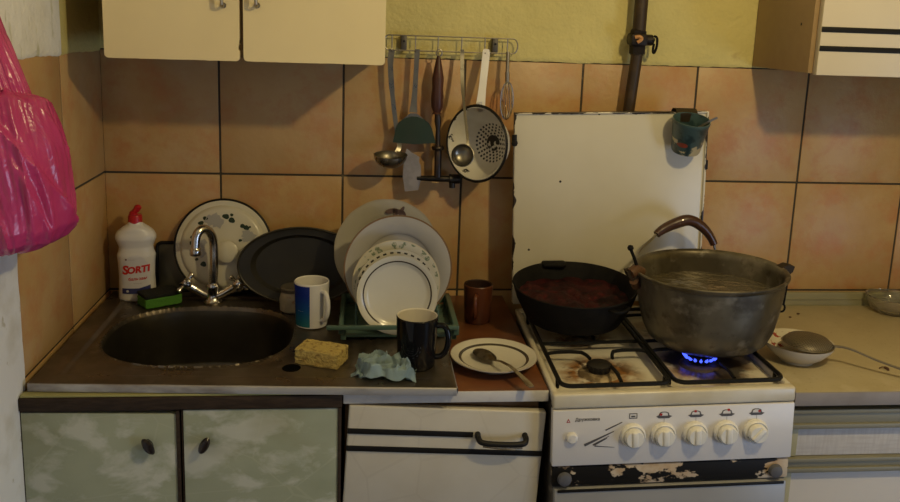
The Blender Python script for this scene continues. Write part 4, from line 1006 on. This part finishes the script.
bm = B(); lathe(bm, [(0, .016), (.014, .016), (.013, .020), (.018, .025), (.026, .028), (.026, .032), (.018, .036), (0, .037)], 28, Mx=Matrix.Translation((.014, -.010, 0))); mk('knob', bm, mat('ivory knob glaze', (.62, .58, .46), .3), el)

# dark oval pan leaning
DM = Matrix.Translation((.483, -.086, .9385)) @ Euler((math.radians(90 - 10), 0, 0)).to_matrix().to_4x4()
dp = thing('roasting_dish', 'dark oval roasting dish leaning on the tiles behind the mug', 'dish', mw=DM)
dm = mat('dark enamel', (.030, .028, .024), .38, .3, layers=[(8, (.05, .045, .035), .6, .4, .7)])
bm = B(); lathe(bm, [(0, -.004), (.60, -.004), (.74, -.003), (.82, .008), (.9, .009), (1.0, .012), (1.0, .0145), (.89, .0115), (.81, .0105), (.73, -.001), (.60, -.002), (0, -.002)], 72, sx=.150, sy=.092); mk('body', bm, dm, dp)
bm = B(); tube(bm, [(.150 * math.cos(2 * PI * k / 72), .092 * math.sin(2 * PI * k / 72), .0135) for k in range(72)], .003, 8, closed=True); mk('rim', bm, mat('worn dark rim', (.05, .045, .035), .3, .6), dp)

# white mug with blue print
def mug(name, label, loc, r0, r1, h, hang, mats_body, mat_in, mat_handle, hr=(.030, .035), hw_=.0055, hz=.5):
    t = thing(name, label, 'mug', loc)
    bm = B(); lathe(bm, [(0, .002), (r0 - .006, .002), (r0 - .004, 0), (r0 - .001, .001), (r0, .005), (r1, h - .002), (r1 - .0015, h)], 48, mi=0)
    lathe(bm, [(r1 - .0015, h), (r1 - .0035, h - .002), (r0 - .004, .008), (r0 - .010, .006), (0, .006)], 48, mi=1)
    bmesh.ops.remove_doubles(bm, verts=bm.verts[:], dist=1e-5)
    mk('body', bm, [mats_body, mat_in], t)
    bm = B(); d = V((math.cos(hang), math.sin(hang), 0)); rm = (r0 + r1) / 2 - .002
    pts = spline([d * rm + V((0, 0, h * hz + hr[1])), d * (rm + hr[0] * .7) + V((0, 0, h * hz + hr[1] * .98)), d * (rm + hr[0]) + V((0, 0, h * hz + hr[1] * .35)), d * (rm + hr[0] * .9) + V((0, 0, h * hz - hr[1] * .4)), d * (rm + hr[0] * .5) + V((0, 0, h * hz - hr[1] * .85)), d * rm + V((0, 0, h * hz - hr[1] * .95))], 6)
    tube(bm, pts, hw_, 12); mk('handle', bm, mat_handle, t)
    return t
def mug_print():
    m, nt, b = new_mat('white mug with blue print')
    tc = N(nt, 'ShaderNodeTexCoord'); sx = N(nt, 'ShaderNodeSeparateXYZ'); L(nt, tc.outputs['Object'], sx.inputs[0])
    cr = N(nt, 'ShaderNodeValToRGB'); e = cr.color_ramp.elements; e[0].position = .08; e[0].color = (.02, .16, .20, 1); e[1].position = .75; e[1].color = (.012, .03, .24, 1)
    k = cr.color_ramp.elements.new(.45); k.color = (.012, .07, .26, 1)
    L(nt, math_node(nt, 'DIVIDE', sx.outputs[2], .105), cr.inputs[0])
    an = math_node(nt, 'ARCTAN2', sx.outputs[1], sx.outputs[0])
    f = math_node(nt, 'MULTIPLY', band(nt, an, -2.95, -1.62), band(nt, sx.outputs[2], .004, .100))
    L(nt, mix(nt, f, (.66, .65, .64), cr.outputs[0]), b.inputs['Base Color']); b.inputs['Roughness'].default_value = .2
    return m
mg = mug('mug', 'white mug with a blue printed panel standing by the sink bowl', (.5185, -.246, SZ - .003), .0365, .0395, .104, math.radians(-50), mug_print(), M['ceramic'], M['ceramic'], hr=(.024, .034), hw_=.0052)
bm = B()
def on_mug(x, y, a0=-2.2, z0=.05, r=.0385): a_ = a0 + x / r; return V((r * math.cos(a_) * 1.004, r * math.sin(a_) * 1.004, z0 + y))
text(bm, '———', .005, lambda x, y: on_mug(x, y, z0=.042), mi=0)
mk('printed_text', bm, mat('pale print', (.35, .45, .55), .3), mg, normals=False)
# glass jar
t = thing('spice_jar', 'small glass jar half hidden behind the white and blue mug', 'jar', (.468, -.150, SZ - .004))
bm = B(); lathe(bm, [(0, 0), (.027, 0), (.031, .004), (.032, .03), (.029, .042), (.026, .046), (.026, .050)], 32); mk('glass', bm, mat('murky jar glass', (.33, .29, .21), .2, layers=[(40, (.45, .38, .26), .7, .5, .65), (50, (.28, .10, .05), .6, .6, .68)]), t)
bm = B(); lathe(bm, [(0, .049), (.028, .049), (.029, .051), (.029, .058), (.027, .060), (0, .060)], 32); mk('lid', bm, mat('tin lid', (.20, .18, .14), .4, .6), t)

# dish rack
RKX, RKY, RKZ = .705, -.245, SZ - .0032
rk = thing('dish_rack', 'green plastic dish rack standing on the sink drainer', 'rack', (RKX, RKY, RKZ))
gm = mat('translucent green plastic', (.085, .15, .12), .28, trans=.15)
bm = B(); box(bm, (-.115, -.10, .006), (.135, .105, .012), bev=.002)
for y in [-.09 + .03 * k for k in range(7)]: box(bm, (-.115, y - .002, .0115), (.135, y + .002, .0125), bev=.0004)
mk('base_tray', bm, gm, rk)
bm = B(); box(bm, (-.148, -.120, .030), (.138, -.110, .039), bev=.002); box(bm, (.128, -.112, .014), (.140, .112, .036), bev=.002); box(bm, (-.122, -.105, .014), (-.112, .112, .036), bev=.002); box(bm, (-.122, .102, .014), (.14, .112, .036), bev=.002)
mk('frame', bm, gm, rk)
for x, y in ((-.112, -.095), (.13, -.095), (-.112, .1), (.13, .1)):
    bm = B(); box(bm, (x - .006, y - .006, .0), (x + .006, y + .006, .027), bev=.002); mk('foot', bm, gm, rk)
for y in (-.075, -.045, -.020, .02, .06, .098):
    for x in (-.085, .095):
        bm = B(); tube(bm, [(x, y, .018), (x, y, .06)], .003, 8); mk('peg', bm, gm, rk)
# plates in the rack
def plate(name, label, loc, r, lean, m, depth=.016, well=.66, wob=None, yaw=0, group='plates in the dish rack'):
    t = thing(name, label, 'plate', mw=Matrix.Translation(loc) @ Euler((math.radians(90 - lean), 0, math.radians(yaw))).to_matrix().to_4x4(), group=group)
    bm = B(); pr_ = [(0, -depth), (r * well * .9, -depth), (r * well, -depth * .72), (r * (well + .05), -depth * .45), (r * .96, -.002), (r, .0), (r * 1.0, .0022), (r * .96, .0012), (r * (well + .05), -depth * .45 + .004), (r * well, -depth * .72 + .004), (r * well * .88, -depth + .004), (0, -depth + .004)]
    lathe(bm, pr_, 80, wob=wob); mk('disc', bm, m, t); return t
PZ = RKZ + .0125
plate('dinner_plate', 'large scalloped plate with a brown leaf decal, rearmost in the dish rack', (.689, -.150, PZ + .1345), .124, 6, plate_mat('pale plate glaze', (.40, .37, .30), [(.121, .125, (.36, .31, .22), .5)]), wob=lambda th, r: .008 * abs(math.sin(6 * th)) if r > .1 else 0)
bm = B()
for (u, v_, s_, a_) in ((.010, .096, .016, .2), (.026, .094, .017, 2.9), (.034, .098, .011, 1.0), (.020, .088, .012, 4.4), (.040, .090, .009, 5.2)):
    pts = []
    for k in range(10):
        q_ = 2 * PI * k / 10; x = s_ * math.cos(q_); y = .38 * s_ * math.sin(q_); pts.append(bm.verts.new((u + x * math.cos(a_) - y * math.sin(a_), v_ + x * math.sin(a_) + y * math.cos(a_), .0012)))
    bm.faces.new(pts)
o = [c for c in bpy.data.objects if c.name == 'dinner_plate'][0]
dk = mk('leaf_decal', bm, mat('brown leaf print', (.10, .06, .05), .5), o); dk['label'] = 'brown leaf decal'
plate('dinner_plate', 'large plain plate with a brown rim line, second from the back in the rack', (.713, -.245, PZ + .1195), .1235, 5, plate_mat('grey white glaze', (.42, .40, .37), [(0.1200, .125, (.20, .12, .06), 1.0), (.0775, .0792, (.28, .26, .23), .7)]), depth=.022, well=.64)  # thin inner ring paints the shading at the edge of the well
plate('side_plate', 'plate with a green floral border in the dish rack', (.708, -.284, PZ + .0968), .0985, 6, plate_mat('floral border glaze', (.60, .57, .47), [(.0965, .0995, (.62, .50, .30), .5)], floral=(.078, .095, (.085, .15, .08), 70)))
plate('side_plate', 'plate with black dashes along its rim, second from the front in the rack', (.7075, -.310, PZ + .0895), .0910, 5, plate_mat('dashed rim glaze', (.60, .57, .48), [(.0825, .0865, (.02, .018, .016), .95, 34)]))
plate('side_plate', 'cream plate with one dark brown ring, frontmost in the dish rack', (.709, -.336, PZ + .0870), .0885, 4, well=.78, m=plate_mat('ringed cream glaze', (.63, .60, .50), [(.0725, .0758, (.035, .022, .014), .95), (.0872, .090, (.50, .42, .28), .5)]))

# black mug, sponge, cloth
bk = dull(mat('glossy black mug', (.006, .006, .007), .10), .3)
bg = mug('mug', 'glossy black mug with white inside at the front of the drainer', (.744, -.478, SZ - .003), .0385, .0425, .106, math.radians(-14), bk, mat('mug inside', (.62, .58, .50), .25), bk, hr=(.026, .034), hw_=.006)
bm = B(); er = .019
for rr, w_ in ((.021, .0006), (.016, .0004)):
    for k in range(28):
        if k % 2 and rr > .02: continue
        a0, a1 = 2 * PI * k / 28, 2 * PI * (k + .8) / 28
        f = bm.faces.new([bm.verts.new(on_mug(q_ * math.cos(a_), q_ * math.sin(a_), -1.95, .050, .0403)) for q_, a_ in ((rr - w_, a0), (rr + w_, a0), (rr + w_, a1), (rr - w_, a1))])
for k in range(5): text(bm, '—', .008 - .0006 * abs(k - 2), lambda x, y, k=k: on_mug(x * 1.6, y + .0045 * (k - 2), -1.95, .049, .0403))
mk('emblem', bm, mat('faint grey emblem', (.05, .05, .055), .3), bg, normals=False)['label'] = 'faint grey round emblem'

t = mk('foam_sponge', (lambda bm: (xf(bm, bm.verts, Matrix.Translation((0, 0, .0165))), bm)[1])(sponge_mesh(.094, .056, .033, 11, .0022)), mat('yellow foam', (.52, .40, .13), .9, layers=[(120, (.20, .12, .035), .75, .52, .66), (12, (.40, .27, .08), .6, .45, .7)], bump=(160, .9, .004)), loc=(.552, -.458, SZ - .004), rot=(0, 0, math.radians(-22)))
tag(t, 'worn yellow foam sponge on the sink edge left of the blue cloth', 'sponge')

def cloth():
    bm = B(); n_ = 64; g_ = []
    for i in range(n_ + 1):
        row = []
        for j in range(n_ + 1):
            u, v_ = i / n_ * 2 - 1, j / n_ * 2 - 1
            x = u * .062 + .018 * noise.noise((u * 1.7, v_ * 1.7, 1)) + .006 * noise.noise((u * 5, v_ * 5, 2)); y = v_ * .040 + .016 * noise.noise((u * 1.8, v_ * 1.8, 5)) + .007 * noise.noise((u * 5, v_ * 5, 8))
            r1 = 1 - abs(noise.noise((u * 1.5 + 3, v_ * 1.9, 0))) * 3.2; r2 = 1 - abs(noise.noise((u * 2.6, v_ * 2.6 + 5, 3))) * 2.6
            z = .026 * max(0, r1) + .009 * max(0, r2) + .008 * (1 - u * u) * (1 - v_ * v_) + .001
            z *= min(1, (1.06 - max(abs(u), abs(v_))) * 5) * .9 + .1
            row.append(bm.verts.new((x, y, max(.0012, z))))
        g_.append(row)
    for i in range(n_):
        for j in range(n_): bm.faces.new((g_[i][j], g_[i + 1][j], g_[i + 1][j + 1], g_[i][j + 1]))
    bmesh.ops.solidify(bm, geom=bm.faces[:], thickness=.0012)
    return bm
t = mk('cleaning_cloth', cloth(), mat('pale blue cloth', (.42, .55, .58), .8, layers=[(14, (.32, .45, .45), .7, .45, .65), (10, (.52, .66, .72), .6, .55, .7)], bump=(300, .3, .001)), loc=(.680, -.526, SZ - .003), rot=(0, 0, math.radians(-8)), angle=70)
tag(t, 'crumpled pale blue cleaning cloth in front of the black mug', 'cloth')

# brown mug
mug('mug', 'small brown earthen mug on the red brown worktop', (.907, -.195, .8345), .031, .035, .093, math.radians(-105), mat('brown glaze', (.10, .030, .012), .3, layers=[(14, (.05, .016, .008), .7, .4, .65)]), mat('dark inside', (.03, .014, .009), .4), mat('brown handle glaze', (.12, .035, .014), .3), hr=(.020, .026), hw_=.005)

# plate and spoon on the brown worktop
t = thing('dinner_plate', 'white plate with a dark ring lying on the red brown worktop', 'plate', (.908, -.452, .8345))
bm = B(); r = .0905
lathe(bm, [(0, .003), (.045, .003), (.050, .0), (.054, .001), (.062, .008), (.085, .018), (r, .0205), (r, .0225), (.084, .0212), (.066, .0135), (.058, .009), (0, .0075)], 80)
pmw = plate_mat('dark ring glaze', (.60, .57, .49), [(.0675, .0735, (.03, .02, .016), .95), (.089, .092, (.34, .26, .18), .5)])
mk('disc', bm, pmw, t)
t = thing('spoon', 'tarnished tablespoon resting on the rim of the lying white plate', 'spoon', (.894, -.457, .853))
bm = B(); ang = math.radians(-66); dv = V((math.cos(ang), math.sin(ang), 0)); sv = V((-dv.y, dv.x, 0)); n_ = 20; g_ = []
for i in range(n_ + 1):
    u = i / n_; w_ = .0225 * math.sin(PI * min(1, u * .97 + .015)) ** .62 * (1 - .22 * u); row = []
    for j in range(9):
        s_ = (j / 8 * 2 - 1); row.append(bm.verts.new(dv * (-.048 + .076 * u) + sv * (w_ * s_) + V((0, 0, .010 * (1 - s_ * s_) * math.sin(PI * u) ** .7 + .003 - .004 * (1 - u)))))
    g_.append(row)
for i in range(n_):
    for j in range(8): bm.faces.new((g_[i][j], g_[i + 1][j], g_[i + 1][j + 1], g_[i][j + 1]))
bmesh.ops.solidify(bm, geom=bm.faces[:], thickness=.0014)
sm_ = mat('tarnished spoon steel', (.33, .28, .20), .35, .9, layers=[(40, (.14, .09, .05), .8, .45, .6)])
mk('spoon_bowl', bm, sm_, t)
bm = B(); strip(bm, [dv * .026 + V((0, 0, .003)), dv * .05 + V((0, 0, .010)), dv * .085 + V((0, 0, .013)), dv * .12 + V((0, 0, .008)), dv * .150 + V((0, 0, .0015)), dv * .160 + V((0, 0, .0))], [.007, .006, .0065, .010, .014, .010], .002, (0, 0, 1)); mk('handle', bm, sm_, t)

# ------------------------------------------------------------------ pink carrier bag
def bag():
    bm = B(); nz, na = 150, 200
    prof_z = [1.132, 1.135, 1.143, 1.157, 1.180, 1.208, 1.24, 1.28, 1.32, 1.355, 1.392, 1.42, 1.45, 1.49, 1.53, 1.58, 1.64]
    ax_ =    [.015, .035, .052, .066, .072, .073, .072, .070, .064, .058, .051, .047, .038, .024, .016, .012, .008]
    ay_ =    [.03, .055, .075, .090, .098, .098, .097, .093, .088, .082, .072, .062, .052, .042, .034, .026, .02]
    xc =     [.045, .050, .058, .066, .071, .0715, .070, .066, .061, .056, .051, .042, .034, .026, .022, .018, .014]
    yc =     [-.64] * 17
    def samp(arr, t_):
        t_ *= (len(arr) - 1); i = min(int(t_), len(arr) - 2); f = t_ - i; f = f * f * (3 - 2 * f) if False else f
        return arr[i] + (arr[i + 1] - arr[i]) * f
    rings = []
    for i in range(nz + 1):
        t_ = i / nz; z = samp(prof_z, t_); a_, b2, cx_, cy_ = samp(ax_, t_), samp(ay_, t_), samp(xc, t_), samp(yc, t_); ring = []
        for k in range(na):
            th = 2 * PI * k / na; c_, s_ = math.cos(th), math.sin(th)
            # creases: mostly diagonal, converging to the handles
            q_ = (th * 1.6 + 2.2 * t_)
            d1 = (1 - abs(noise.noise((c_ * 2.2 + 1.8 * t_, s_ * 2.2, t_ * 2.0))) * 3.0)
            d2 = (1 - abs(noise.noise((c_ * 5 + 5, s_ * 5, t_ * 3.2 + 3 * c_))) * 2.6)
            d3 = noise.noise((c_ * 11, s_ * 11, t_ * 9))
            amp = (.35 + .65 * min(1, t_ * 2.0)) * min(1, a_ / .04)
            zm = 1.392 - .010 * s_ + .006 * noise.noise((c_ * 2, s_ * 2, 4)); st_ = max(0, min(1, (zm - z) / .006)) * max(0, 1 - (zm - z) / .16)
            tw = th if th < 2.0 else th - 2 * PI
            fo = 0
            for (t0, z0, t1, z1, w_, a0_) in ((-1.75, 1.40, .18, 1.165, .42, .17), (-1.25, 1.30, -.55, 1.15, .30, .10), (-2.1, 1.34, -1.35, 1.13, .5, .13), (-.4, 1.385, .25, 1.30, .25, .08)):
                if z1 - .02 < z < z0 + .02:
                    u_ = tw - (t0 + (z0 - z) * (t1 - t0) / (z0 - z1)); win = max(0, min(1, (z0 + .02 - z) / .04, (z - z1 + .02) / .04))
                    fo += a0_ * win * (math.exp(u_ / w_) if u_ < 0 else math.exp(-u_ / .035))
            k_ = 1 + amp * (.08 * d1 - .05 + .03 * d2 - .015 + .010 * d3) + fo - .04 + .16 * st_ - (.30 * max(0, 1 - (z - zm) / .10) if z > zm else 0)
            x = cx_ + a_ * c_ * k_; y = cy_ + b2 * s_ * k_
            ring.append(bm.verts.new((max(.0068, x), y, z + .004 * noise.noise((c_ * 3, s_ * 3, 9)))))
        rings.append(ring)
    for i in range(nz):
        for k in range(na): bm.faces.new((rings[i][k], rings[i][(k + 1) % na], rings[i + 1][(k + 1) % na], rings[i + 1][k]))
    bm.faces.new(rings[0][::-1])
    return bm
m, nt, b = new_mat('pink plastic film')
tc = N(nt, 'ShaderNodeTexCoord')
L(nt, mix(nt, noise_fac(nt, tc.outputs['Object'], 9, lo=.35, hi=.7), (.52, .045, .18), (.43, .03, .13)), b.inputs['Base Color'])
b.inputs['Roughness'].default_value = .27; b.inputs['Specular IOR Level'].default_value = .6
b.inputs['Subsurface Weight'].default_value = .15; b.inputs['Subsurface Radius'].default_value = (.02, .006, .008)
bp = N(nt, 'ShaderNodeBump'); bp.inputs['Strength'].default_value = .4; bp.inputs['Distance'].default_value = .005
L(nt, noise_fac(nt, tc.outputs['Object'], 24, lo=.25, hi=.75, detail=3, stretch=(1, 1, .6), distort=1.4), bp.inputs['Height']); L(nt, bp.outputs[0], b.inputs['Normal'])
pb = thing('plastic_bag', 'bright pink plastic carrier bag hanging on the left wall', 'bag', (0, 0, 0))
mk('pouch', bag(), m, pb, angle=75)
# ------------------------------------------------------------------ light, world, camera
al = bpy.data.lights.new('window_daylight', 'AREA'); al.shape = 'RECTANGLE'; al.size = 1.2; al.size_y = 1.1; al.energy = 5.0; al.color = (.42, .68, 1.0)
o = bpy.data.objects.new('window_daylight', al); C.objects.link(o); o.location = (1.4, RY + .01, .75); o.rotation_euler = (PI / 2, 0, PI)

ld_ = bpy.data.lights.new('ceiling_bulb', 'POINT'); ld_.energy = 32.5; ld_.color = (1.0, .79, .40); ld_.shadow_soft_size = .035
o = bpy.data.objects.new('ceiling_bulb', ld_); C.objects.link(o); o.location = (1.47, -1.39, 2.08)
al2 = bpy.data.lights.new('side_fill_light', 'AREA'); al2.shape = 'RECTANGLE'; al2.size = .9; al2.size_y = .95; al2.energy = 18.0; al2.color = (.54, .70, 1.0)  # extra low bluish fill, placed in the added side opening
o = bpy.data.objects.new('side_fill_light', al2); C.objects.link(o); o.location = (RX - .01, -2.25, .62); o.rotation_euler = (PI / 2, 0, PI / 2)
w = bpy.data.worlds.new('daylight'); bpy.context.scene.world = w; w.use_nodes = True
bgd = w.node_tree.nodes['Background']; bgd.inputs[0].default_value = (.55, .70, 1.0, 1); bgd.inputs[1].default_value = .4

cam = bpy.data.cameras.new('camera'); co = bpy.data.objects.new('camera', cam); C.objects.link(co)
cam.sensor_fit = 'HORIZONTAL'; cam.sensor_width = 36.0; cam.lens = 827.58 / 900 * 36.0; cam.shift_y = -(251 - 179.16) / 900; cam.clip_start = .05
yaw, pitch, roll = -.1047, .187, .0346
fwd = V((-math.sin(yaw) * math.cos(pitch), math.cos(yaw) * math.cos(pitch), -math.sin(pitch))); right = V((math.cos(yaw), math.sin(yaw), 0)); up = right.cross(fwd)
r2 = right * math.cos(roll) + up * math.sin(roll); u2 = up * math.cos(roll) - right * math.sin(roll)
mw = Matrix((r2, u2, -fwd)).transposed().to_4x4(); mw.translation = V((.6339, -2.0636, 1.5343)); co.matrix_world = mw
sc = bpy.context.scene; sc.camera = co
sc.view_settings.view_transform = 'Standard'; sc.view_settings.look = 'None'; sc.view_settings.exposure = 0.0; sc.view_settings.gamma = 1.0
